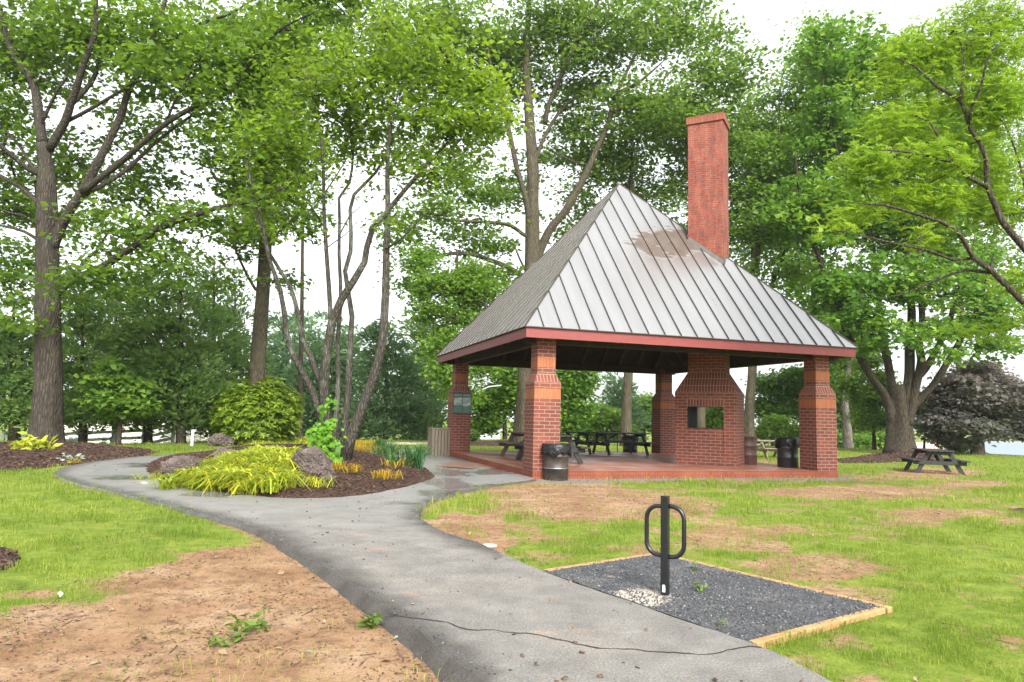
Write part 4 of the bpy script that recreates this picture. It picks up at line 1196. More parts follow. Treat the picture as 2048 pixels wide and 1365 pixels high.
# big spreading oak on the left
make_tree('oak_tree', 'big spreading oak with furrowed grey trunk in the left mulch bed', 28.0, [
    {'p': [(88, 896), (91, 850), (94, 780), (97, 690), (98, 600), (95, 520), (93, 440), (93, 387), (92, 330), (84, 288)], 'w': ([0, .05, .2, .5, .8, 1], [74, 58, 50, 45, 38, 22])},
    L([(84, 288), (76, 225), (67, 169), (46, 137), (25, 105), (10, 63), (0, 20), (-20, -60)], 24, 8, 0, 1.5), L([(86, 242), (116, 179), (134, 155), (135, 105)], 9, 4, 0, -1),
    L([(98, 300), (130, 243), (141, 207), (155, 169), (169, 123), (190, 70), (192, 20), (195, -60)], 20, 7, 0, -2), L([(141, 211), (183, 165), (200, 116), (214, 56), (218, 18), (205, -50)], 13, 6, 0, 1.5),
    L([(130, 245), (176, 221), (253, 176), (281, 162), (345, 158), (415, 151)], 10, 3, 0, -2.5),
    L([(103, 500), (134, 429), (165, 383), (197, 323), (239, 239), (260, 176), (299, 112), (313, 60), (330, 0), (345, -70)], 24, 8, 0, -1), L([(300, 104), (352, 74), (415, 42), (461, 28), (520, -10)], 10, 4, -.8, -3),
    L([(165, 383), (239, 327), (334, 246), (432, 190), (490, 140), (527, 91), (570, 53), (640, 20)], 16, 4, -.3, -4), L([(170, 390), (246, 345), (316, 281), (387, 229), (436, 197), (499, 162)], 12, 4, 0, 2.5),
    L([(334, 243), (352, 197), (390, 134), (425, 81)], 6, 3, -1.5, -3),
    L([(112, 590), (130, 572), (155, 555), (193, 541), (258, 500), (300, 468), (334, 450), (440, 415), (510, 401), (563, 376), (598, 345)], 20, 5, 0, -2.5), L([(155, 555), (166, 525), (193, 502), (210, 475), (235, 440)], 10, 4, 0, 1.5),
    L([(86, 355), (53, 337), (20, 308), (0, 292), (-80, 240)], 13, 6, 0, -2), L([(84, 345), (67, 337), (39, 292), (3, 253), (-50, 190)], 9, 4, 0, 2), L([(88, 425), (70, 400), (42, 376), (0, 352), (-90, 300)], 13, 6, 0, 1),
    L([(88, 460), (46, 432), (14, 425), (-60, 395)], 8, 4, 0, -2), L([(90, 490), (60, 470), (28, 457), (-60, 440)], 9, 4, 0, 1), L([(92, 470), (130, 445), (175, 440), (230, 430)], 6, 3, 0, 2.5)],
    [(-50, 180, 190, 230, 0), (60, 90, 150, 130, 1), (200, 60, 170, 120, -1), (330, 110, 160, 120, -2), (450, 130, 150, 110, -3), (570, 90, 130, 100, -4), (640, -20, 160, 80, -3), (250, -120, 420, 110, 0, .5),
     (130, 330, 110, 70, 3), (40, 420, 120, 110, 1.5), (20, 540, 90, 100, .5), (140, 560, 60, 50, -3, .7), (250, 400, 100, 60, 2.5), (240, 470, 120, 60, -1.5), (340, 520, 90, 45, -2), (310, 370, 110, 40, 2, .8),
     (420, 440, 120, 50, -2), (560, 360, 90, 55, -2.5), (440, 250, 120, 60, 1), (520, 200, 110, 80, -3), (60, 640, 50, 50, -2, .5), (480, 300, 100, 40, -3), (215, 575, 70, 40, -2), (270, 250, 90, 70, 3, .8), (370, 280, 90, 45, 2.5, .7), (300, 320, 70, 40, 2, .6), (150, 180, 60, 50, 3, .6), (640, 440, 60, 40, -2, .5)],
    'leaf_oak', 'bark_oak', 1350, 36, .235, (.80, .80, .17), .66, .6, .3,
    holes=[(105, 205, 24), (160, 262, 26), (122, 230, 18), (370, 345, 30), (268, 290, 14), (430, 320, 14), (140, 20, 14), (305, 62, 16), (410, 78, 14), (170, 500, 16), (100, 225, 20)], seed=2, tint=(.45, .24), light_top=-.1, dsc=.5, dof=1.2)
# slim oak behind the round bush
make_tree('oak_tree', 'straight trunked tree rising behind the big round bush', 33.0, [
    {'p': [(516, 894), (515, 800), (515, 737), (522, 650), (526, 585), (529, 503), (532, 424), (534, 350), (540, 280), (545, 200), (540, 100), (535, 0)], 'w': ([0, .1, .5, .8, 1], [40, 31, 24, 15, 5])},
    L([(524, 590), (510, 578), (488, 538), (467, 491), (450, 450)], 8, 3, 0, -1.5), L([(531, 480), (515, 440), (505, 390), (480, 330)], 7, 3, 0, -2), L([(533, 440), (560, 400), (600, 360), (640, 330)], 7, 3, 0, 1),
    L([(534, 380), (560, 320), (590, 260)], 6, 3, 0, -1), L([(530, 500), (550, 470), (590, 440), (620, 400)], 6, 2, 0, -2)],
    [(530, 240, 120, 130, 0), (470, 360, 70, 70, -1.5), (590, 340, 90, 80, 1), (480, 470, 60, 60, -1.5), (590, 450, 70, 60, -1.5), (540, 90, 110, 110, 0), (450, 570, 40, 25, -2, .5), (560, 560, 50, 30, -1, .5), (520, 420, 60, 60, 2)],
    'leaf_oak', 'bark_tall', 450, 38, .23, (.70, .70, .18), .62, .6, .3, holes=[(640, 500, 30), (460, 420, 20)], seed=3, tint=(.5, .24))
# many stemmed tree on the mound
S = surf(690, 920)
make_tree('multi_stem_tree', 'many stemmed tree with lichened stems on the mulch mound', 18.2, [
    L([(674, 912), (655, 862), (642, 835), (623, 779), (581, 701), (572, 659), (567, 617), (560, 578), (552, 556), (538, 518), (525, 450), (505, 380), (490, 300)], 15, 4, 0, -1.5),
    L([(655, 800), (644, 772), (623, 719), (606, 680), (595, 624), (581, 575), (563, 546), (540, 509), (530, 470), (500, 400), (520, 330)], 15, 4, 0, .8),
    L([(662, 650), (658, 578), (653, 508), (648, 420), (646, 316), (636, 246), (625, 193), (610, 130)], 12, 4, 0, -.8), {'p': [(676, 920), (662, 862), (651, 830), (648, 770), (650, 736), (655, 698), (664, 645), (683, 599), (708, 561), (729, 525), (734, 494), (746, 455), (771, 427), (822, 366), (857, 327), (899, 281), (948, 225)], 'w': ([0, .12, .35, .5, 1], [30, 23, 20, 15, 4]), 'd': (0, -1.2)},
    L([(682, 915), (672, 859), (676, 772), (676, 673), (681, 613), (681, 568), (678, 508), (679, 441), (678, 397), (699, 366), (706, 306), (700, 253), (734, 218), (752, 158)], 13, 4, .3, .5),
    L([(687, 918), (690, 852), (697, 772), (701, 684), (704, 634), (697, 589), (690, 543), (701, 504), (702, 466), (700, 420), (708, 390), (752, 345), (780, 292), (797, 257), (830, 180)], 18, 4, -.1, .8),
    {'p': [(690, 922), (701, 877), (732, 796), (753, 736), (764, 687), (771, 589), (773, 490), (776, 430), (775, 334), (782, 250), (800, 170)], 'w': ([0, .1, .5, 1], [30, 23, 17, 4]), 'd': (-.2, -1.)},
    L([(771, 500), (800, 480), (840, 440), (880, 400)], 5, 2, -.8, -1.4), L([(640, 440), (612, 400), (590, 340)], 4, 2, 0, -.6), L([(679, 470), (700, 430), (740, 400)], 4, 2, .3, .5), L([(648, 500), (690, 470), (720, 440)], 3, 2, 0, .3)],
    [(760, 150, 130, 100, 0), (880, 130, 110, 80, -1), (960, 170, 70, 60, -1.2), (660, 190, 110, 80, -.5), (600, 280, 90, 80, -1), (720, 270, 110, 70, .3), (840, 240, 110, 70, -1), (930, 240, 70, 50, -1.3), (540, 330, 70, 70, -1),
     (820, 330, 80, 40, -.6, .5), (650, 340, 70, 40, .5, .5), (780, 60, 150, 50, 0, .6), (590, 150, 80, 60, .5, .7), (870, 350, 80, 45, -1, .6), (760, 380, 80, 35, 0, .5), (560, 430, 60, 60, -1, .6), (500, 260, 70, 60, -1, .6), (930, 300, 60, 40, -1, .5), (700, 310, 60, 50, .5, .6), (990, 230, 40, 50, -1.3, .7), (800, 440, 50, 25, -1, .5)],
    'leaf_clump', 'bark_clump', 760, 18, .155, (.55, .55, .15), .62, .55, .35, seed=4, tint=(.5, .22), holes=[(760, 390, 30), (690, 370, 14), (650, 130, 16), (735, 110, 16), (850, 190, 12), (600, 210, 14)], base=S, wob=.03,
    extra_leaf=lambda P, t, r: np.clip(t-.20+.65*sstep(-2.6, .2, P[:, 0])*sstep(7.0, 10., P[:, 2]), 0, 1))  # highlight painted into the leaf tint, growing toward the crown's upper right
# tall tree behind the pavilion
make_tree('oak_tree', 'tallest forked tree rising directly behind the pavilion roof', 41.0, [
    {'p': [(1047, 890), (1050, 800), (1055, 700), (1062, 560), (1065, 480), (1065, 409), (1065, 338), (1061, 277), (1058, 215), (1052, 123), (1057, 31), (1062, -50)], 'w': ([0, .08, .45, .7, 1], [44, 34, 29, 20, 7])},
    L([(1062, 470), (1052, 400), (1034, 338), (1018, 262), (1003, 200), (985, 150), (970, 60)], 16, 5, 0, -2),
    L([(1066, 540), (1080, 503), (1101, 458), (1124, 431), (1146, 396), (1172, 348), (1194, 298), (1218, 243), (1228, 197), (1246, 181), (1277, 166), (1330, 120)], 22, 6, 0, -1), L([(1226, 225), (1261, 209), (1311, 197), (1369, 175), (1400, 165)], 8, 3, -.8, -2),
    L([(1068, 330), (1092, 268), (1129, 212), (1163, 191), (1191, 166), (1215, 148), (1246, 129)], 10, 4, 0, 2), L([(1090, 250), (1098, 209), (1132, 132), (1157, 77), (1178, 40), (1197, 0), (1215, -60)], 13, 5, .5, -2), L([(1228, 197), (1260, 130), (1280, 92), (1308, 55), (1345, 0)], 9, 4, -1, 0),
    L([(1064, 478), (1045, 468), (1023, 452), (992, 446), (951, 444), (900, 440), (840, 430)], 10, 4, 0, -2.5), L([(1058, 560), (1041, 550), (1015, 534), (982, 521), (951, 511), (912, 507), (860, 515), (800, 520)], 14, 5, 0, -2), L([(1060, 560), (1045, 530), (1033, 503), (1024, 470)], 7, 3, 0, 1.5),
    L([(1100, 300), (1150, 325), (1190, 330), (1230, 335)], 5, 3, 0, 2)],
    [(900, 60, 150, 90, -1), (1000, 130, 110, 100, 1), (1100, 60, 140, 110, 0), (1230, 60, 140, 100, -1), (1350, 70, 120, 80, 1), (1440, 140, 90, 80, -1), (1160, 200, 120, 90, 2), (1290, 210, 130, 80, -1.5), (1400, 220, 80, 60, 0), (1100, 310, 100, 60, 2),
     (1230, 310, 110, 60, 1), (980, 260, 70, 70, 1.5), (960, 380, 90, 50, -1), (880, 430, 100, 50, -2.5), (850, 500, 90, 40, -2), (960, 480, 80, 40, -1), (1160, 390, 60, 40, 2), (1150, -90, 330, 80, 0, .4), (940, 560, 70, 40, -1, .7), (1010, 390, 50, 60, 2), (790, 470, 60, 30, -2, .6), (830, 560, 70, 40, -1.5, .7), (1000, 560, 60, 40, -1, .7), (780, 420, 60, 40, -1, .6), (900, 330, 80, 60, 0, .7), (830, 300, 60, 50, 1, .6), (990, 640, 50, 40, 0, .6), (1120, 460, 50, 40, 2, .6), (940, 190, 80, 70, 1, .7)],
    'leaf_tall', 'bark_tall', 1150, 50, .27, (1.05, 1.05, .26), .62, .6, .25, seed=5, dsc=.7, dof=.6, tint=(.48, .24), holes=[(1330, 335, 26), (980, 25, 22), (1120, 400, 14), (1090, 470, 16), (1240, 95, 14), (1000, 330, 16), (820, 390, 20)])
# straight trunks behind the roof
def tall(px, pb, d, w, label, blobs, leaf, n, seed, top=300, **k):
    x2 = px+k.pop('lean', 0)
    return make_tree('shade_tree', label, d, [{'p': [(px, pb), (px+.5*(x2-px)*.2, 800), (px+(x2-px)*.4, 740), (px+(x2-px)*.7, 560), (x2, 420), (x2+3, top)], 'w': ([0, .1, .6, 1], [w*1.35, w, w*.8, w*.25])}]+k.pop('limbs', []),
                     blobs, leaf, k.pop('bark', 'bark_tall'), n, k.pop('per', 64), k.pop('ls', .24), (1.05, 1.05, .28), .62, .6, .25, seed=seed, **k)
tall(1253, 889, 43, 19, 'straight trunk seen through the pavilion near the far brick column', [(1330, 400, 110, 80, 2), (1240, 330, 90, 80, 3), (1400, 300, 100, 90, 2), (1330, 250, 100, 70, 3), (1180, 440, 50, 50, 3, .6)], 'leaf_tall', 260, 6, lean=8)
tall(1400, 890, 46, 18, 'straight trunk seen through the fireplace opening', [(1440, 300, 90, 110, 1), (1520, 380, 80, 90, 0), (1500, 250, 80, 80, 2), (1440, 430, 60, 60, 0)], 'leaf_tall', 230, 7, lean=20)
tall(1498, 890, 44, 18, 'straight trunk seen between the fireplace and the right column', [(1540, 330, 90, 110, 0), (1600, 200, 80, 110, 1), (1570, 450, 80, 70, -1), (1500, 470, 60, 60, 1), (1600, 540, 60, 60, 0), (1520, 560, 50, 50, 0), (1640, 90, 60, 70, 1, .7)], 'leaf_light', 330, 8, lean=15,
     limbs=[L([(1510, 640), (1542, 573), (1572, 500), (1600, 440), (1620, 330), (1610, 200)], 11, 3, 0, 1), L([(1512, 560), (1500, 480), (1480, 400)], 7, 3), L([(1514, 520), (1540, 400), (1555, 300), (1560, 180)], 8, 3, 0, -1)])
# huge multi stemmed maple on the right
make_tree('maple_tree', 'massive maple with stems fanning from one thick trunk on the right', 41.0, [
    {'p': [(1801, 910), (1800, 880), (1800, 840), (1798, 800), (1794, 770)], 'w': ([0, .2, .5, 1], [64, 48, 44, 34])},
    L([(1786, 850), (1772, 795), (1740, 750), (1711, 700), (1693, 666), (1682, 632), (1671, 587), (1641, 523), (1624, 467), (1600, 390), (1590, 300)], 20, 5, 0, -2),
    L([(1793, 840), (1788, 798), (1777, 732), (1762, 660), (1755, 564), (1747, 505), (1735, 447), (1720, 350), (1700, 240)], 21, 5, 0, 1.5),
    L([(1806, 850), (1812, 800), (1819, 748), (1819, 679), (1823, 622), (1814, 520), (1810, 420), (1800, 300), (1790, 180)], 24, 6, -.3, 0),
    L([(1815, 850), (1832, 775), (1843, 719), (1837, 692), (1844, 640), (1838, 505), (1850, 400), (1870, 280)], 20, 5, -.4, -2), L([(1828, 760), (1851, 737), (1877, 692), (1899, 647), (1910, 600), (1934, 549), (1950, 470)], 17, 5, 0, 1.5),
    L([(1812, 840), (1835, 803), (1864, 774), (1891, 732), (1917, 687), (1928, 666), (1946, 637), (1970, 572), (1990, 500)], 18, 5, 0, -1.5), L([(1710, 400), (1716, 300), (1716, 175), (1695, 80)], 7, 3, 1, 1), L([(1660, 500), (1690, 380), (1660, 250), (1640, 120)], 7, 3, -.5, -1)],
    [(1640, 430, 100, 90, -1.5), (1750, 440, 110, 100, 1.5), (1860, 430, 110, 90, 0), (1700, 560, 80, 60, -2), (1800, 570, 100, 60, -2.5), (1900, 560, 90, 60, 1), (1960, 610, 70, 50, -1), (1650, 590, 60, 50, -1), (1760, 650, 70, 35, -2.5), (1720, 690, 40, 30, -2, .7),
     (1660, 280, 90, 110, 0), (1780, 280, 110, 100, 1), (1880, 270, 100, 90, -1), (1710, 130, 90, 100, 1, .8), (1800, 130, 90, 80, 0, .6), (1650, 120, 50, 90, -1, .6), (1900, 660, 60, 30, -1.5), (1990, 690, 60, 30, 0, .8), (1850, 660, 40, 30, -2.5, .7), (1740, 630, 60, 40, -3, .8), (1850, 610, 60, 40, -3, .8), (1800, 690, 40, 18, -3, .7), (1690, 640, 45, 40, -3, .7), (1900, 700, 40, 20, -2, .6), (1960, 660, 60, 40, -1, .7)],
    'leaf_maple', 'bark_maple', 950, 56, .28, (.92, .92, .26), .75, .6, .35, seed=9, dsc=.8, dof=.2, tint=(.45, .26), holes=[(1560, 590, 30), (1600, 560, 20), (1900, 610, 14), (1720, 20, 20), (1690, 190, 14), (1660, 30, 24), (1590, 60, 26)], wob=.09)
# feathery tree reaching in from the right
make_tree('shade_tree', 'pale green tree crown filling the gap between chimney and big maple', 54., [{'p': [(1622, 893), (1622, 840), (1624, 700), (1628, 500), (1630, 300)], 'w': ([0, .2, 1], [18, 13, 3])}, L([(1625, 620), (1580, 520), (1540, 420)], 6, 2), L([(1626, 600), (1680, 480), (1720, 360)], 6, 2), L([(1628, 480), (1600, 350), (1570, 230)], 5, 2)],
    [(1540, 480, 90, 90, 0), (1640, 400, 90, 100, 0), (1560, 300, 80, 90, 0), (1660, 250, 80, 90, 0), (1740, 350, 80, 90, 0), (1600, 560, 80, 60, 0), (1700, 150, 60, 70, 0, .7), (1540, 620, 60, 40, 0, .7), (1620, 150, 50, 60, 0, .6)], 'leaf_light', 'bark_tall', 420, 52, .34, (1., 1., .6), .62, .6, .3, seed=62)
make_tree('shade_tree', 'pale green tree crown behind the feathery tree at the upper right', 56., [{'p': [(1915, 896), (1915, 860), (1918, 700), (1922, 500), (1925, 250)], 'w': ([0, .2, 1], [14, 11, 3])}, L([(1918, 640), (1960, 520), (2000, 420)], 5, 2), L([(1920, 560), (1880, 440), (1850, 330)], 5, 2)],
    [(1900, 330, 100, 100, 0), (2000, 380, 90, 110, 0), (1920, 200, 100, 90, 0), (2020, 200, 90, 110, 0), (1860, 480, 90, 70, 0), (1970, 520, 90, 60, 0), (2040, 580, 60, 60, 0, .7), (1950, 640, 80, 25, 0, .6), (1860, 100, 80, 70, 0, .7), (2060, 60, 80, 80, 0, .6)], 'leaf_light', 'bark_tall', 440, 52, .36, (1.05, 1.05, .62), .62, .6, .3, seed=63)
make_tree('shade_tree', 'dark leafy tree high behind the slim trunk and the many stems', 44., [{'p': [(600, 890), (600, 840), (602, 700), (606, 450), (610, 250)], 'w': ([0, .2, 1], [13, 10, 3])}, L([(604, 480), (540, 380), (480, 260)], 5, 2), L([(605, 450), (680, 340), (740, 230)], 5, 2)],
    [(560, 160, 100, 90, 0), (680, 110, 100, 90, 0), (790, 100, 90, 90, 0), (620, 280, 80, 50, 0, .6), (440, 70, 90, 70, 0), (740, 240, 70, 50, 0, .5), (850, 200, 70, 70, 0, .7)], 'leaf_oak', 'bark_tall', 300, 40, .29, (.85, .85, .5), .62, .6, .3, seed=64)
lb = [{'p': [(2330, 1010), (2310, 900), (2260, 780), (2190, 690)], 'w': ([0, .3, 1], [70, 54, 40])},
    L([(2195, 700), (2110, 640), (2048, 606), (2019, 578), (1984, 543), (1946, 515), (1917, 464), (1882, 444), (1814, 423), (1770, 410), (1712, 407)], 19, 4, 0, -.6),
    L([(2200, 700), (2110, 570), (2048, 496), (2005, 444), (1987, 403), (1975, 373), (1972, 315), (1960, 285), (1943, 264), (1926, 211), (1917, 199), (1873, 173), (1829, 132), (1785, 114)], 23, 4, 0, .6),
    L([(1920, 203), (1926, 160), (1929, 117), (1911, 59), (1896, 29)], 8, 3, .4, .8), L([(1940, 250), (1940, 224), (1961, 176), (1975, 117), (2005, 88)], 8, 3, .4, -.4),
    L([(1975, 375), (1940, 357), (1905, 325), (1858, 313), (1794, 302), (1740, 300)], 10, 3, .3, -.8), L([(1905, 324), (1882, 281), (1858, 243), (1826, 231), (1790, 225)], 7, 2, 0, .6),
    L([(1943, 517), (1905, 520), (1858, 502), (1800, 490), (1741, 476), (1662, 460)], 7, 2, -.2, -1), L([(1984, 546), (1931, 540), (1858, 567), (1814, 587), (1741, 602)], 8, 2, -.2, .4), L([(2100, 560), (2060, 420), (2040, 330), (2010, 250), (1990, 230)], 10, 3, .2, 1)]
make_tree('locust_tree', 'feathery yellow green tree leaning in from the right edge', 15.5, lb,
    [(1900, 90, 100, 80, .6), (1990, 60, 90, 90, .3), (1820, 130, 70, 50, .5), (1890, 210, 90, 60, .8), (1990, 200, 80, 90, 0), (1800, 250, 80, 50, .2), (1860, 320, 90, 50, -.4), (1760, 310, 70, 35, -.7), (1960, 320, 80, 60, .4), (1790, 395, 90, 30, -.4),
     (1900, 410, 80, 40, 0), (2010, 420, 70, 60, .5), (1690, 430, 60, 25, -.8, .8), (1990, 510, 70, 40, -.3), (2040, 560, 60, 50, -.4), (1660, 465, 35, 18, -1, .6), (2120, 200, 120, 230, .5, .35), (2020, -60, 160, 60, .5, .4), (1840, 480, 70, 18, -.6, .5), (2040, 640, 50, 30, -.2, .6), (1960, 655, 90, 25, .4, .5), (1740, 350, 60, 40, -.5, .8), (1850, 390, 90, 40, .4), (1770, 200, 50, 50, .6, .8), (1960, 400, 80, 50, .8), (1730, 420, 60, 25, -.4), (1930, 470, 70, 35, .4)],
    'leaf_locust', 'bark_dark', 720, 12, .25, (.36, .36, .15), .4, .5, .3, seed=10, tint=(.5, .24), pinnate=True, twig=.005, dsc=.5, dof=.5, holes=[(1660, 150, 30), (2030, 300, 12)])
# copper leaved tree
make_tree('copper_tree', 'dome shaped copper leaved tree far right behind the lawn', 44.0, [
    {'p': [(1955, 912), (1956, 880), (1957, 850), (1957, 800), (1960, 760)], 'w': ([0, .3, 1], [26, 18, 8])}, L([(1957, 868), (1930, 840), (1890, 825), (1865, 820)], 7, 3), L([(1957, 862), (1990, 835), (2030, 820)], 8, 3), L([(1957, 830), (1920, 790), (1890, 770)], 6, 2, 0, -1), L([(1957, 820), (2000, 780), (2040, 770)], 6, 2, 0, -1)],
    [(1950, 765, 60, 35, 0), (1900, 800, 55, 35, -1), (2010, 790, 65, 40, -1), (1960, 800, 90, 35, 0), (1890, 840, 45, 25, -1), (2030, 840, 55, 25, 0), (2070, 830, 60, 45, 0), (1950, 735, 30, 18, 0), (1870, 865, 25, 14, 0, .7), (2010, 868, 50, 14, 0, .7), (1940, 835, 50, 25, 2), (1905, 882, 45, 12, -1, .8), (1985, 884, 40, 12, -1, .8), (1950, 860, 60, 20, -2, .8), (1925, 770, 40, 25, -2)],
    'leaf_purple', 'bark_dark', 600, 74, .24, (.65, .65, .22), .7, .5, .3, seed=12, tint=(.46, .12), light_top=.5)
def small_tree(label, d, trunk, w, blobs, leaf, n, seed, bark='bark_dark', ls=.2, per=60, rc=(.6, .6, .36), name='tree', limbs=(), group=None, **k):
    return make_tree(name, label, d, [{'p': trunk, 'w': ([0, .25, 1], [w*1.3, w, w*.35])}]+list(limbs), blobs, leaf, bark, n, per, ls, rc, .65, .6, .3, seed=seed, group=group, **k)
small_tree('bright maple hanging its boughs just left of the pavilion roof', 38., [(905, 890), (907, 780), (908, 640), (912, 560), (915, 500)], 13, [(870, 560, 60, 40, -1), (920, 560, 60, 50, 0), (860, 620, 55, 45, -1), (930, 640, 60, 50, 0.5), (880, 690, 45, 40, -1), (900, 750, 40, 40, -1.5), (955, 720, 50, 40, 1), (930, 800, 30, 25, -1, .6), (850, 520, 50, 30, 0), (960, 590, 50, 50, 1)],
           'leaf_light', 360, 13, ls=.20, limbs=[L([(908, 690), (890, 660), (860, 640)], 5, 2), L([(975, 613), (951, 595), (931, 586), (910, 600)], 5, 3)], name='maple_tree')
small_tree('pale trunked tree between the right column and the big maple', 54., [(1696, 893), (1694, 850), (1690, 800), (1697, 740), (1703, 700), (1720, 690)], 15, [(1690, 680, 60, 35, -1), (1650, 720, 40, 30, -1), (1740, 690, 40, 25, 0), (1680, 640, 60, 40, 1)], 'leaf_maple', 170, 14, 'bark_pale', .27)
small_tree('slender bright green tree left of the massive maple trunk', 48., [(1749, 896), (1747, 850), (1745, 800), (1742, 750)], 6, [(1745, 760, 45, 22, 0), (1730, 800, 40, 22, 0), (1765, 800, 35, 22, 0), (1750, 840, 45, 18, 0), (1740, 725, 30, 20, 0), (1700, 770, 25, 25, 0, .7)], 'leaf_light', 220, 15, ls=.2, rc=(.5, .5, .26))
small_tree('bright green shrub tree right behind the massive maple trunk', 48., [(1848, 900), (1850, 860), (1850, 820)], 4, [(1848, 825, 28, 14, 0), (1850, 850, 24, 12, 0), (1840, 805, 18, 10, 0)], 'leaf_light', 70, 16, ls=.2, rc=(.4, .4, .25))
small_tree('low yellow green bush under the copper leaved tree', 47., [(1905, 908), (1906, 895)], 3, [(1905, 893, 26, 10, 0), (1925, 900, 16, 8, 0)], 'leaf_light', 50, 17, ls=.18, rc=(.35, .35, .22), name='bush')
# greenery seen through and beyond the pavilion
GB = 'broadleaf trees beyond the pavilion'
small_tree('broad bright tree behind the left part of the pavilion', 50., [(1010, 890), (1010, 830), (1012, 780)], 9, [(975, 800, 40, 32, 0), (1020, 790, 50, 36, 0), (1000, 850, 45, 25, 0), (960, 845, 25, 20, 0), (1020, 750, 40, 25, 0)], 'leaf_maple', 260, 18, ls=.26, rc=(.6, .6, .4), group=GB)
small_tree('round green tree seen right of the nearest column', 54., [(1130, 890), (1132, 840), (1135, 780)], 9, [(1120, 780, 50, 36, 0), (1150, 800, 40, 40, 0), (1120, 840, 50, 30, 0), (1165, 755, 25, 20, 0), (1140, 740, 30, 18, 0)], 'leaf_maple', 270, 19, ls=.27, rc=(.65, .65, .42), group=GB)
small_tree('low pale green tree behind the long black table', 60., [(1205, 888), (1205, 850)], 6, [(1200, 835, 40, 22, 0), (1175, 850, 30, 20, 0), (1230, 850, 22, 22, 0), (1195, 865, 45, 12, 0)], 'leaf_light', 190, 20, ls=.27, rc=(.65, .65, .4), group=GB)
small_tree('far pale tree between two trunks behind the far brick column', 88., [(1290, 886), (1290, 850)], 6, [(1285, 830, 30, 28, 0), (1310, 840, 30, 26, 0), (1265, 840, 18, 22, 0), (1340, 840, 25, 26, 0), (1290, 800, 25, 10, 0)], 'leaf_light', 230, 21, ls=.42, rc=(1., 1., .6), group=GB)
small_tree('tall leafy tree left of the right brick column', 58., [(1560, 892), (1560, 830), (1562, 770)], 7, [(1545, 770, 40, 25, 0), (1585, 780, 40, 30, 0), (1560, 820, 50, 28, 0), (1530, 810, 25, 25, 0), (1590, 750, 30, 16, 0)], 'leaf_maple', 260, 22, ls=.29, rc=(.65, .65, .42), group=GB)
small_tree('bright leafy bush left of the right brick column, above the grey table', 52., [(1545, 890), (1545, 868)], 5, [(1535, 862, 22, 16, 0), (1560, 868, 30, 14, 0), (1590, 870, 24, 14, 0), (1540, 845, 14, 10, 0), (1562, 850, 14, 12, 0)], 'leaf_light', 150, 23, ls=.24, rc=(.5, .5, .34), name='bush', group=GB)
small_tree('bright green tree framed by the fireplace opening', 56., [(1432, 892), (1432, 850), (1432, 810)], 6, [(1425, 830, 30, 20, 0), (1445, 845, 30, 18, 0), (1410, 850, 24, 14, 0), (1435, 870, 40, 12, 0), (1450, 815, 22, 16, 0)], 'leaf_light', 190, 65, ls=.27, rc=(.55, .55, .36), group=GB)
small_tree('dark green tree behind the pale trunk', 66., [(1660, 892), (1660, 840), (1662, 780)], 7, [(1650, 770, 35, 40, 0), (1690, 790, 40, 40, 0), (1650, 840, 40, 35, 0), (1720, 840, 45, 35, 0), (1700, 740, 40, 25, 0), (1765, 850, 30, 30, 0)], 'leaf_tall', 330, 24, ls=.32, rc=(.75, .75, .5), group=GB)
small_tree('green bush at the foot of the pale trunk', 60., [(1670, 893), (1670, 880)], 4, [(1650, 880, 22, 12, 0), (1680, 882, 30, 10, 0), (1720, 884, 40, 10, 0), (1770, 882, 24, 12, 0)], 'leaf_maple', 150, 25, ls=.27, rc=(.5, .5, .34), name='bush', group=GB)
small_tree('small light green tree in front of the dark evergreens on the left', 30.5, [(236, 894), (240, 850), (245, 800), (240, 750)], 9, [(235, 735, 30, 20, 0), (215, 765, 38, 20, -.4), (265, 780, 36, 20, 0), (230, 800, 45, 20, -.4), (280, 810, 25, 18, 0), (235, 825, 35, 12, 0)], 'leaf_light', 200, 26, ls=.24, per=34, rc=(.38, .38, .16), name='tree', tint=(.5, .22))
small_tree('small dark bush beyond the left rear column', 44., [(945, 888), (945, 878)], 3, [(944, 874, 12, 12, 0)], 'needle', 40, 27, ls=.16, rc=(.2, .2, .2), name='bush', per=110)

def juniper(px, pb, top, hw, d, label, seed, mat='needle', n=360, skirt=.18, ls=.24, lean=0, group='evergreens along the left edge of the lawn', w=13, per=46, name='juniper_tree', two=False):
    H = pb-top; bl = []
    m = 9
    for k in range(m):
        t = skirt+(1-skirt)*k/(m-1)*.97
        y = pb-H*t; r = hw*(1-t**1.5)*(.9+.2*math.sin(k*2.3+seed)) + 6
        bl.append((px+lean*t+hw*.16*math.sin(k*1.9+seed), y, r, H*.075, 0, 1., None))
    return make_tree(name, label, d, [{'p': [(px, pb), (px+lean*.1, pb-H*.1), (px+lean*.4, pb-H*.4), (px+lean*.8, top+H*.15), (px+lean, top+4)], 'w': ([0, .15, 1], [w*1.4, w, 2])}],
                     bl, mat, 'bark_dark', int(n*.66), per, ls*1.2, (.024*d, .024*d, .3), .42, .42, .1, seed=seed, conifer=True, tint=(.45, .24), group=group, twig=.008, wob=.1, shell=.22)
juniper(-70, 894, 560, 95, 34, 'dark evergreen cut by the left edge of the photo', 31)
juniper(28, 895, 590, 80, 33, 'dark evergreen with a thick trunk just left of the big oak', 32, w=18)
juniper(165, 895, 560, 85, 32.5, 'evergreen just right of the big oak trunk', 33)
juniper(232, 890, 548, 80, 38, 'evergreen directly behind the small light green tree', 34)
juniper(296, 894, 545, 85, 33.5, 'evergreen with its trunk right of the small light green tree', 35)
juniper(362, 893, 520, 90, 33, 'evergreen behind the white marker post', 36, w=15)
juniper(428, 886, 520, 70, 38, 'tall pointed evergreen left of the slim straight trunk', 37, skirt=.05)
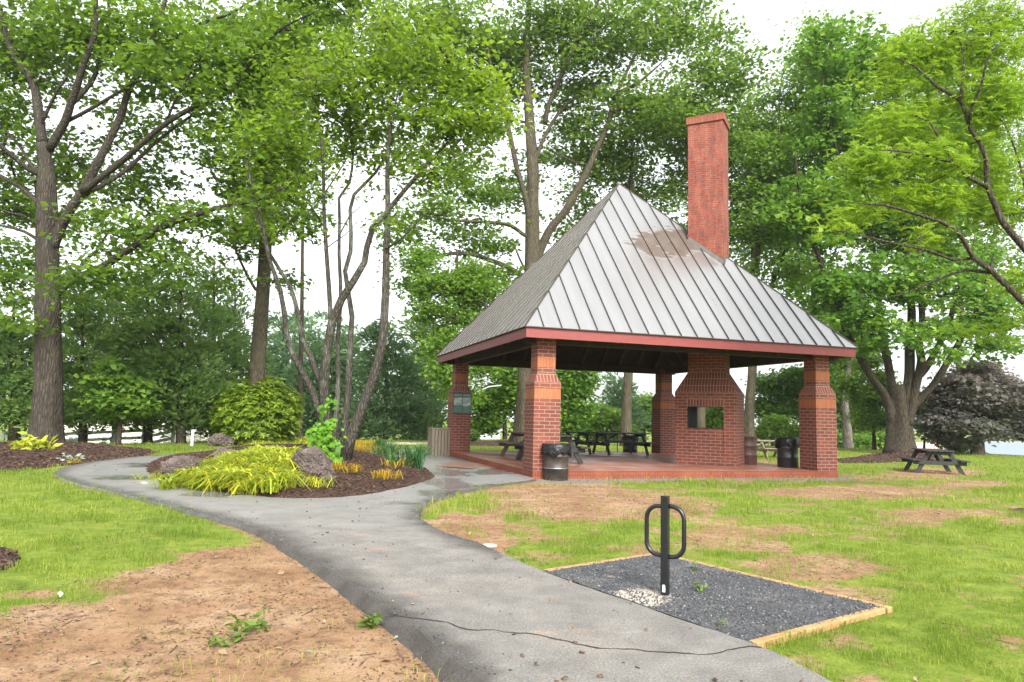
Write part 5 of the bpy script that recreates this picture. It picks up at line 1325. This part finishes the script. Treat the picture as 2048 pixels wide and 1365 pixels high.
juniper(470, 886, 560, 60, 42, 'evergreen half hidden by the round bush', 38, skirt=.05)
G2 = 'evergreens behind the mulch mound'
juniper(566, 884, 640, 50, 56, 'hazy evergreen between the slim trunk and the leftmost stems', 39, 'needle_blue', 240, .05, .34, group=G2)
juniper(630, 884, 660, 48, 52, 'evergreen framed by the left stems of the many stemmed tree', 40, 'needle_blue', 240, .05, .32, group=G2)
juniper(772, 886, 655, 82, 47, 'broad evergreen right of the leaning stem', 41, 'needle_blue', 430, .06, .28, group=G2, w=9)
juniper(700, 884, 668, 55, 54, 'evergreen behind the middle of the many stemmed tree', 42, 'needle_blue', 260, .05, .33, group=G2)
juniper(846, 886, 590, 48, 56, 'tall drooping evergreen between the leaning stem and the pavilion', 43, 'needle', 330, .04, .34, group=G2)
juniper(590, 880, 605, 55, 80, 'pale far tree rising above the hazy evergreen', 44, 'needle_blue', 200, .1, .5, group=G2)
juniper(668, 880, 640, 60, 85, 'pale far tree seen between the middle stems', 45, 'needle_blue', 200, .1, .5, group=G2)
juniper(1235, 886, 765, 28, 78, 'pointed blue green evergreen left of the straight trunk in the pavilion', 46, 'needle_blue', 200, .05, .42, group=G2)

# ================================================================== PLANTS ON THE MOUND AND BEDS
def blades(P, h, w, spread=.6, rng=RNG, n=None, droop=.4):
    """bent strap blades: two quads each"""
    n = len(P); a = rng.uniform(0, 2*np.pi, n); d = np.c_[np.cos(a), np.sin(a), np.zeros(n)]
    hh = (np.asarray(h)*np.ones(n))[:, None]*rng.uniform(.6, 1.25, (n, 1)); sp = spread*rng.uniform(.25, 1.2, (n, 1))
    s = np.c_[-np.sin(a), np.cos(a), np.zeros(n)]*(w*.5)
    m = P+d*hh*sp*.45+np.array([0, 0, 1.])*hh*.72
    t = P+d*hh*sp*(1.05+droop*.3)+np.array([0, 0, 1.])*hh*(1-droop*rng.uniform(.1, 1, (n, 1))*sp)
    V = np.stack([P-s*.7, P+s*.7, m+s, m-s, t], 1).reshape(-1, 3)
    b = np.arange(n)*5
    Q = np.stack([b, b+1, b+2, b+3], 1); Tt = np.stack([b+3, b+2, b+4], 1)
    return V, Q, Tt
def on_surface(px, py): return np.array([surf(a, b) for a, b in zip(px, py)])
def scatter_px(poly, n, rng):
    poly = np.array(poly, float); lo, hi = poly.min(0), poly.max(0); out = []
    while len(out) < n:
        q = rng.uniform(lo, hi, (n*3, 2)); q = q[in_poly(q[:, 0], q[:, 1], poly)]; out += list(q)
    return np.array(out[:n])
def tufts(name, label, cat, C, nb, h, w, rad, mat, spread=.8, kind=None, group=None, seed=1, tint=(.5, .22), droop=.5):
    rng = np.random.default_rng(seed)
    C = np.atleast_2d(C); idx = np.repeat(np.arange(len(C)), nb)
    P = C[idx]+np.c_[rng.normal(0, rad, (len(idx), 2)), np.zeros(len(idx))]
    V, Q, Tt = blades(P, h, w, spread, rng, droop=droop)
    t = np.clip(tint[0]+rng.normal(0, tint[1]*.6, len(C))[idx]+rng.normal(0, tint[1], len(idx)), 0, 1)
    root = C.mean(0)
    o = np_mesh(name, V-root, Q, M[mat], None, np.r_[t, t], Tt); o.location = root
    return tag(o, label, cat, group, kind)
rng = np.random.default_rng(5)
GC = [(330, 985), (352, 970), (400, 958), (440, 938), (490, 920), (500, 898), (530, 890), (600, 882), (690, 884), (650, 905), (585, 915), (570, 940), (585, 960), (570, 978), (510, 992), (430, 985), (370, 975)]
q = scatter_px(GC, 340, rng); keep = fbm(q[:, 0]*.02, q[:, 1]*.05, 3) > .37; q = q[keep]
Cg = on_surface(q[:, 0], q[:, 1])
tufts('yellow_groundcover', 'yellow green grassy plants spreading over the front of the mound', 'plants', Cg, 58, .31, .036, .085, 'leaf_gold', 1.3, 'stuff', seed=3, tint=(.40, .42), droop=.8)
q = scatter_px([(700, 905), (705, 888), (760, 888), (790, 905), (765, 912)], 45, rng)
tufts('golden_groundcover', 'golden grassy plants right of the many stemmed tree', 'plants', on_surface(q[:, 0], q[:, 1]), 40, .24, .022, .10, 'leaf_orange', 1.4, 'stuff', seed=4, tint=(.55, .25))
for i, (px, py, lab, mat) in enumerate([(688, 944, 'golden grass tuft spilling out below the leaning stem', 'leaf_orange'), (668, 940, 'golden grass tuft between the largest boulder and the stems', 'leaf_orange'), (768, 958, 'small lone golden tuft on the bare mulch at right', 'leaf_orange'),
                                         (622, 972, 'green tuft in front of the largest boulder', 'leaf_gold'), (568, 978, 'yellow tuft at the mound front beside the small dark stone', 'leaf_gold'), (318, 962, 'yellow green tuft at the left tip of the mound', 'leaf_gold'), (783, 934, 'tiny golden tuft under the green strap plants', 'leaf_orange')]):
    c = surf(px, py); tufts('grass_tuft', lab, 'plant', c+np.c_[rng.normal(0, .14, 5), rng.normal(0, .14, 5), np.zeros(5)], 18 if i != 6 else 8, .22, .013, .09, mat, 1.9, None, 'loose grass tufts on the mound', seed=20+i)
for i, (px, py, lab, s) in enumerate([(815, 934, 'large clump of green strap leaves at the right end of the mound', 1.), (785, 912, 'green strap leaf clump behind the golden plants', .8), (765, 900, 'tall thin strap leaf clump at the back of the mound', .8)]):
    c = surf(px, py); tufts('daylily_clump', lab, 'plant', c+np.c_[rng.normal(0, .22, 9), rng.normal(0, .25, 9), np.zeros(9)], 20, .66*s, .022, .05, 'leaf_lily', 1.25, None, 'green strap leaf clumps', seed=40+i, droop=.85)
# big round bush
def bush(px, py, w, h, label, mat, n, ls, seed):
    rng = np.random.default_rng(seed); c = surf(px, py); d = c[1]; W, H = w*d/F/2, h*d/F
    t = thing('rhododendron_bush', label, 'bush', c)
    u = nrm(rng.normal(size=(n, 3))); u[:, 2] = np.where(u[:, 2] < -.8, -u[:, 2], u[:, 2])
    lump = 1+.20*(fbm(u[:, 0]*2.3+5, u[:, 2]*2.3+u[:, 1]*2, seed, 3)-.5)*2
    A = u*np.array([W, W, H*.56])*lump[:, None]*rng.uniform(.82, 1.03, (n, 1)); A[:, 2] += H*.50
    A[:, 2] = np.maximum(A[:, 2], rng.uniform(.05, .3, n)); u = u[:len(A)] if False else nrm(A-np.array([0, 0, H*.42]))
    k = 11; idx = np.repeat(np.arange(len(A)), k)
    a = np.tile(np.arange(k)*2.4, len(A))+np.repeat(rng.uniform(0, 6, len(A)), k)
    up = nrm(u*.7+np.array([0, 0, .8])); x = nrm(np.cross(up, rng.normal(size=up.shape))); y = np.cross(up, x)
    dirs = nrm(x[idx]*np.cos(a)[:, None]+y[idx]*np.sin(a)[:, None]+up[idx]*rng.uniform(-.35, .5, (len(idx), 1)))
    V, Q = leaf_quads(A[idx], ls, .30, rng=rng, dirs=dirs, normals=nrm(up[idx]+rng.normal(0, .25, (len(idx), 3))), fold=.06)
    tn = np.clip(.50+rng.normal(0, .16, len(A))[idx]+rng.normal(0, .15, len(idx)), 0, 1)
    np_mesh('foliage', V, Q, M[mat], t, tn)
    mb = MB()
    for _ in range(16):
        e = A[rng.integers(len(A))]*.9; mb.tube([(rng.normal(0, .12), rng.normal(0, .12), -.05), e*.5+np.array([0, 0, .05]), e], [.035, .025, .01], 5)
    mb.build('stem', M['bark_dark'], t, smooth=True)
bush(508, 890, 172, 122, 'big round rhododendron with glossy yellow green leaves on the mound', 'leaf_bush', 2000, .205, 51)
# vine on the stems
c = surf(672, 924); vn = thing('vine', 'bright green vine climbing the foot of the many stemmed tree', 'vine', c)
rng = np.random.default_rng(61); pts = []
for (px, py, r, k) in [(652, 820, 10, 14), (655, 850, 12, 26), (648, 872, 22, 60), (660, 890, 22, 60), (668, 912, 18, 50), (628, 868, 14, 22), (662, 800, 8, 10), (640, 845, 10, 16)]:
    for _ in range(k): pts.append(at(px+rng.normal(0, r*.6), py+rng.normal(0, r*.6), c[1]-.25+rng.normal(0, .12))-c)
V, Q = leaf_quads(np.array(pts), .125, .8, .9, .5, .1, rng, dirs=np.c_[rng.normal(0, .6, len(pts)), rng.normal(-.2, .4, len(pts)), rng.normal(-.6, .4, len(pts))], normals=nrm(np.c_[rng.normal(0, .4, len(pts)), -np.ones(len(pts)), rng.normal(.7, .4, len(pts))]))
np_mesh('foliage', V, Q, M['leaf_vine'], vn, np.clip(rng.normal(.5, .22, len(pts)), 0, 1))
MB().tube([at(a, b, c[1]-.2)-c for a, b in ((668, 922), (658, 890), (650, 850), (660, 800))], .012, 5).build('stem', M['bark_dark'], vn)
def low_plant(px, py, n, rad, ls, mat, label, seed, cat='plant', hh=.12, name='low_plant', group=None):
    rng = np.random.default_rng(seed); c = surf(px, py)
    P = np.c_[rng.normal(0, rad*.55, n), rng.normal(0, rad*.55, n), np.abs(rng.normal(0, hh*.5, n))]
    V, Q = leaf_quads(P, ls, .38, .8, -.35, .1, rng); o = np_mesh(name, V, Q, M[mat], None, np.clip(rng.normal(.5, .22, n), 0, 1)); o.location = c
    return tag(o, label, cat, group)
low_plant(70, 899, 90, .5, .30, 'leaf_gold', 'yellow green plant at the foot of the big oak', 71, hh=.3)
low_plant(141, 921, 60, .28, .13, 'leaf_pale', 'pale grey green plant lying in the oak mulch bed', 72)
low_plant(148, 928, 30, .16, .10, 'leaf_orange', 'orange dry plant below the pale one in the oak bed', 73)
low_plant(472, 1282, 30, .065, .075, 'weed', 'broad leaved weed growing in the bare clay', 74, 'weed', .16, 'weed')
low_plant(440, 1292, 50, .09, .05, 'weed', 'small creeping weed left of the broad leaved one', 75, 'weed', .05, 'weed')
low_plant(510, 1262, 40, .08, .07, 'weed', 'small upright weed right of the broad leaved one', 76, 'weed', .10, 'weed')
low_plant(742, 1256, 50, .05, .07, 'weed', 'grassy weed at the broken path edge by the crack', 77, 'weed', .10, 'weed')
low_plant(1398, 1190, 34, .035, .05, 'weed', 'tiny weed in the gravel right of the bike rack post', 78, 'weed', .10, 'weed')
low_plant(1388, 1148, 30, .03, .05, 'weed', 'thin weed behind the bike rack in the gravel', 79, 'weed', .10, 'weed')
low_plant(1442, 1265, 20, .03, .045, 'weed', 'tiny weed near the front edge of the gravel pad', 80, 'weed', .1, 'weed')

# mulch chips, litter, gravel: uncountable bits
def chips(name, label, P, L, asp, mat, seed, tint=(.45, .28)):
    rng = np.random.default_rng(seed); n = len(P)
    a = rng.uniform(0, 2*np.pi, n); d = nrm(np.c_[np.cos(a), np.sin(a), rng.normal(0, .25, n)]); nn = nrm(rng.normal(0, .35, (n, 3))+np.array([0, 0, 1.]))
    s = nrm(np.cross(nn, d)); nn = np.cross(d, s); l = (L*rng.uniform(.5, 1.5, n))[:, None]; w = l*asp*rng.uniform(.6, 1.4, (n, 1)); h = w*.45
    c8 = [P+d*l*a_*.5+s*w*b_*.5+nn*h*c_ for a_ in (-1, 1) for b_ in (-1, 1) for c_ in (0, 1)]
    V = np.stack(c8, 1).reshape(-1, 3); b = np.arange(n)*8
    fs = [(1, 5, 7, 3), (0, 1, 3, 2), (4, 6, 7, 5), (0, 4, 5, 1), (2, 3, 7, 6)]
    Q = np.concatenate([np.stack([b+i for i in f], 1) for f in fs]); t = np.clip(rng.normal(tint[0], tint[1], n), 0, 1)
    o = np_mesh(name, V, Q, M[mat], None, np.tile(t, 5)); return tag(o, label, 'ground litter', None, 'stuff')
def scatter_w(poly, n, rng, f=None):
    poly = np.asarray(poly); lo, hi = poly.min(0), poly.max(0); out = np.zeros((0, 2))
    while len(out) < n:
        q = rng.uniform(lo, hi, (n*2, 2)); q = q[in_poly(q[:, 0], q[:, 1], poly)]
        if f is not None: q = q[rng.random(len(q)) < f(q)]
        out = np.vstack([out, q])
    return out[:n]
rng = np.random.default_rng(90)
q = scatter_w(MOUND, 26000, rng, lambda q: np.clip(1.3-(q[:, 1]-12)/14, .1, 1))
chips('mulch_chips', 'loose bark chips covering the planted mound', np.c_[q, .035+mound_h(q[:, 0], q[:, 1])+rng.uniform(-.005, .018, len(q))], .045, .32, 'chip', 91)
q = np.vstack([scatter_w(BED_OAK[(BED_OAK[:, 0] > -25)], 9000, rng), scatter_w(BED_MAPLE, 2500, rng), scatter_w(BED_NEAR, 500, rng)])
chips('mulch_chips', 'loose bark chips around the oak and maple trunks', np.c_[q, ground_h(q[:, 0], q[:, 1])+rng.uniform(0, .02, len(q))], .075, .35, 'chip', 92)
q = scatter_w(PAD, 7000, rng)
chips('gravel_chips', 'loose dark stone chips on the gravel pad', np.c_[q, np.full(len(q), .030)+rng.uniform(0, .004, len(q))], .010, .8, 'gravel_chip', 93, (.36, .26))
# clay litter: twigs and crumbs where the grass is thin
q = np.c_[rng.uniform(-7, 9, 130000), 3.4*(22/3.4)**rng.random(130000)]
g, gv, mu = masks(q[:, 0], q[:, 1]); ok = (~in_poly(q[:, 0], q[:, 1], PATH)) & (~in_poly(q[:, 0], q[:, 1], PAD)) & (~in_poly(q[:, 0], q[:, 1], MOUND)) & (np.hypot(*_pav_out(q[:, 0], q[:, 1])) > .05)
q = q[ok & (rng.random(len(q)) < np.clip(.75-g, 0, 1)*np.clip(fbm(q[:, 0]*1.7, q[:, 1]*1.7, 97)*2.6-.75, .05, 1))]
z = ground_h(q[:, 0], q[:, 1])
chips('ground_litter', 'bark crumbs and dry bits scattered over the bare clay', np.c_[q, z+.001], .020, .26, 'litter', 94, (.30, .28))
k = rng.choice(len(q), min(700, len(q)), False)
chips('twigs', 'thin broken twigs lying on the bare clay', np.c_[q[k], z[k]+.004], .12, .035, 'litter', 95, (.25, .15))
q2 = scatter_w(PATH, 260, rng, lambda q: np.clip(1-(q[:, 1]-4)/16, .1, 1)*(~in_poly(q[:, 0], q[:, 1], MOUND)))
chips('path_litter', 'small bits and dry leaves on the asphalt', np.c_[q2, path_z(q2[:, 0], q2[:, 1])+.004], .025, .5, 'litter', 96, (.4, .3))
k = rng.integers(0, len(PATH), 9000); e = PATH[k]; e = e[(e[:, 1] < 13) & (to_px(np.c_[e, np.zeros(len(e))])[0] < 960)]; e = e+rng.normal(0, .075, e.shape)
chips('asphalt_crumbs', 'dark crumbs broken off the left edge of the asphalt', np.c_[e, np.where(in_poly(e[:, 0], e[:, 1], PATH), .034, ground_h(e[:, 0], e[:, 1])+.006)], .008, .8, 'gravel_chip', 98, (.30, .22))
V, Q = leaf_quads(np.array([surf(a, b)+np.array([0, 0, .02]) for a, b in [(137, 1213), (800, 1277), (628, 1310), (120, 1200), (400, 985), (505, 995), (530, 992), (570, 997), (820, 1000), (75, 1235)]]), .055, .6, .3, 0, .1, rng)
tag(np_mesh('fallen_leaves', V, Q, M['leaf_pale'], None, rng.random(10)), 'few fallen leaves on clay and path', 'ground litter', None, 'stuff')

k = rng.choice(len(q), min(260, len(q)), False)
V, Q = leaf_quads(np.c_[q[k], z[k]+.012], .06, .55, .35, 0., .12, rng)
tag(np_mesh('dry_leaves', V, Q, M['litter'], None, np.clip(rng.normal(.7, .2, len(k)), 0, 1)), 'dry brown leaves scattered on the bare clay', 'ground litter', None, 'stuff')

# ================================================================== GRASS
def build_grass(n, x0, x1, y0, y1, h, w, seed, name, label, dens=None, thr=.0, spread=.8):
    rng = np.random.default_rng(seed)
    y = y0*(y1/y0)**rng.random(n); x = rng.uniform(x0, x1, n)*1.
    x = (rng.uniform(-.80, .80, n))*y*(1.0)
    ok = (x > x0) & (x < x1)
    x, y = x[ok], y[ok]
    pav = np.hypot(*_pav_out(x, y)) < .03
    ok = ~((in_poly(x, y, PATH) & (poly_dist(x, y, PATH[::2]) > .05+.06*vnoise(x*3, y*3, 5))) | in_poly(x, y, PAD) | in_poly(x, y, MOUND) | pav)
    x, y = x[ok], y[ok]
    g, gv, mu = masks(x, y)
    tuft = fbm(x*3.1, y*3.1, 55, 3)
    ok = rng.random(len(x)) < np.clip(g*1.1-.02, 0, 1)*np.clip((tuft-.30)*3.2, .12, 1)
    x, y, g, tuft = x[ok], y[ok], g[ok], tuft[ok]
    P = np.c_[x, y, ground_h(x, y)-.004]
    sc = np.clip(y/9., .75, 3.2)
    tall_ = .55+1.3*np.clip(tuft-.35, 0, 1)*1.6
    px, py = to_px(P)
    for cx, cy, rx, ry, k in ((880, 1035, 60, 24, 1.3), (950, 1000, 40, 8, 1.4), (990, 1015, 60, 18, 1.0), (935, 1075, 60, 16, .7), (1180, 1080, 90, 14, .6), (1450, 1100, 60, 10, .7), (640, 1245, 10, 6, 1.), (330, 1070, 70, 10, .9), (1000, 1048, 90, 14, .7), (1240, 1095, 40, 10, .7), (1580, 1150, 60, 12, .6), (1500, 985, 120, 10, .5)):
        tall_ = tall_+k*sstep(1.2, .3, np.hypot((px-cx)/rx, (py-cy)/ry))*(.4+1.2*tuft)
    V, Q, Tt = blades(P, h*tall_*np.clip(sc, .9, 1.5), (w*sc)[:, None], spread, rng, droop=.5)
    col = fbm(x*.7, y*.7, 57, 4); t = np.clip(.48+(col-.5)*1.3+rng.normal(0, .17, len(x)), 0, 1)
    tag(np_mesh(name, V, Q, M['grass'], None, np.r_[t, t], Tt), label, 'grass', None, 'stuff')
    return len(x)
print('grass', build_grass(420000, -30, 30, 3.6, 46, .062, .0048, 101, 'grass', 'patchy bright green lawn grass on both sides of the path'))

# ================================================================== HAZE: pale damp air round the whole place
hm = bpy.data.materials.new('damp_air'); hm.use_nodes = True
_nt = hm.node_tree; _nt.nodes.remove(_nt.nodes['Principled BSDF'])
_v = _nt.nodes.new('ShaderNodeVolumePrincipled'); _v.inputs['Color'].default_value = (.94, .97, 1., 1); _v.inputs['Density'].default_value = .0003; _v.inputs['Anisotropy'].default_value = .2
_nt.links.new(_v.outputs[0], _nt.nodes['Material Output'].inputs['Volume'])
hz = MB().box((0, 60, 17.), (500, 400, 46.)).build('haze', hm); tag(hz, 'thin pale haze hanging in the damp air', None, None, 'stuff')

# ================================================================== CAMERA, SKY, LIGHT
cam = bpy.data.cameras.new('camera'); co = bpy.data.objects.new('camera', cam); link(co)
cam.sensor_width = 36; cam.sensor_fit = 'HORIZONTAL'; cam.lens = F/2048*36; cam.clip_end = 3000; cam.clip_start = .05
co.location = (0, 0, HC)
co.matrix_world = Matrix.Translation((0, 0, HC)) @ Matrix.Rotation(math.pi/2+PITCH, 4, 'X') @ Matrix.Rotation(-ROLL, 4, 'Z')
SC.camera = co
SUN_EL, SUN_AZ = R(38), R(163)      # azimuth clockwise from +Y: behind the camera on the right
w = bpy.data.worlds.new('World'); SC.world = w; w.use_nodes = True
nt = w.node_tree; n = N(nt)
sky = n('TexSky'); sky.sky_type = 'NISHITA'; sky.sun_disc = False; sky.sun_elevation = SUN_EL; sky.sun_rotation = SUN_AZ; sky.dust_density = 4.; sky.air_density = 1.0; sky.ozone_density = 1.
hs_ = n('HueSaturation', Saturation=.22); n.l(sky.outputs[0], hs_.inputs['Color'])
over = n.mix(.55, hs_.outputs[0], (3.7, 3.8, 3.95)); over = n.mix(1., over, (2.9, 2.97, 3.05), 'LIGHTEN')
bg = nt.nodes['Background']; n.l(over, bg.inputs['Color']); bg.inputs['Strength'].default_value = .15
sl_ = bpy.data.lights.new('sun', 'SUN'); sl_.energy = 1.9; sl_.angle = R(22); sl_.color = (1., .97, .92)
so_ = bpy.data.objects.new('sun', sl_); link(so_)
dv = Vector((math.sin(SUN_AZ)*math.cos(SUN_EL), math.cos(SUN_AZ)*math.cos(SUN_EL), math.sin(SUN_EL)))
so_.rotation_euler = dv.to_track_quat('Z', 'Y').to_euler(); so_.location = dv*40
SC.view_settings.view_transform = 'Standard'; SC.view_settings.look = 'None'; SC.view_settings.exposure = 1.65; SC.view_settings.gamma = 1
SC.render.engine = 'CYCLES'
cy = SC.cycles; cy.max_bounces = 7; cy.diffuse_bounces = 4; cy.glossy_bounces = 3; cy.transmission_bounces = 5; cy.transparent_max_bounces = 4
cy.use_denoising = True; cy.caustics_reflective = False; cy.caustics_refractive = False; cy.use_adaptive_sampling = True; cy.adaptive_threshold = .008
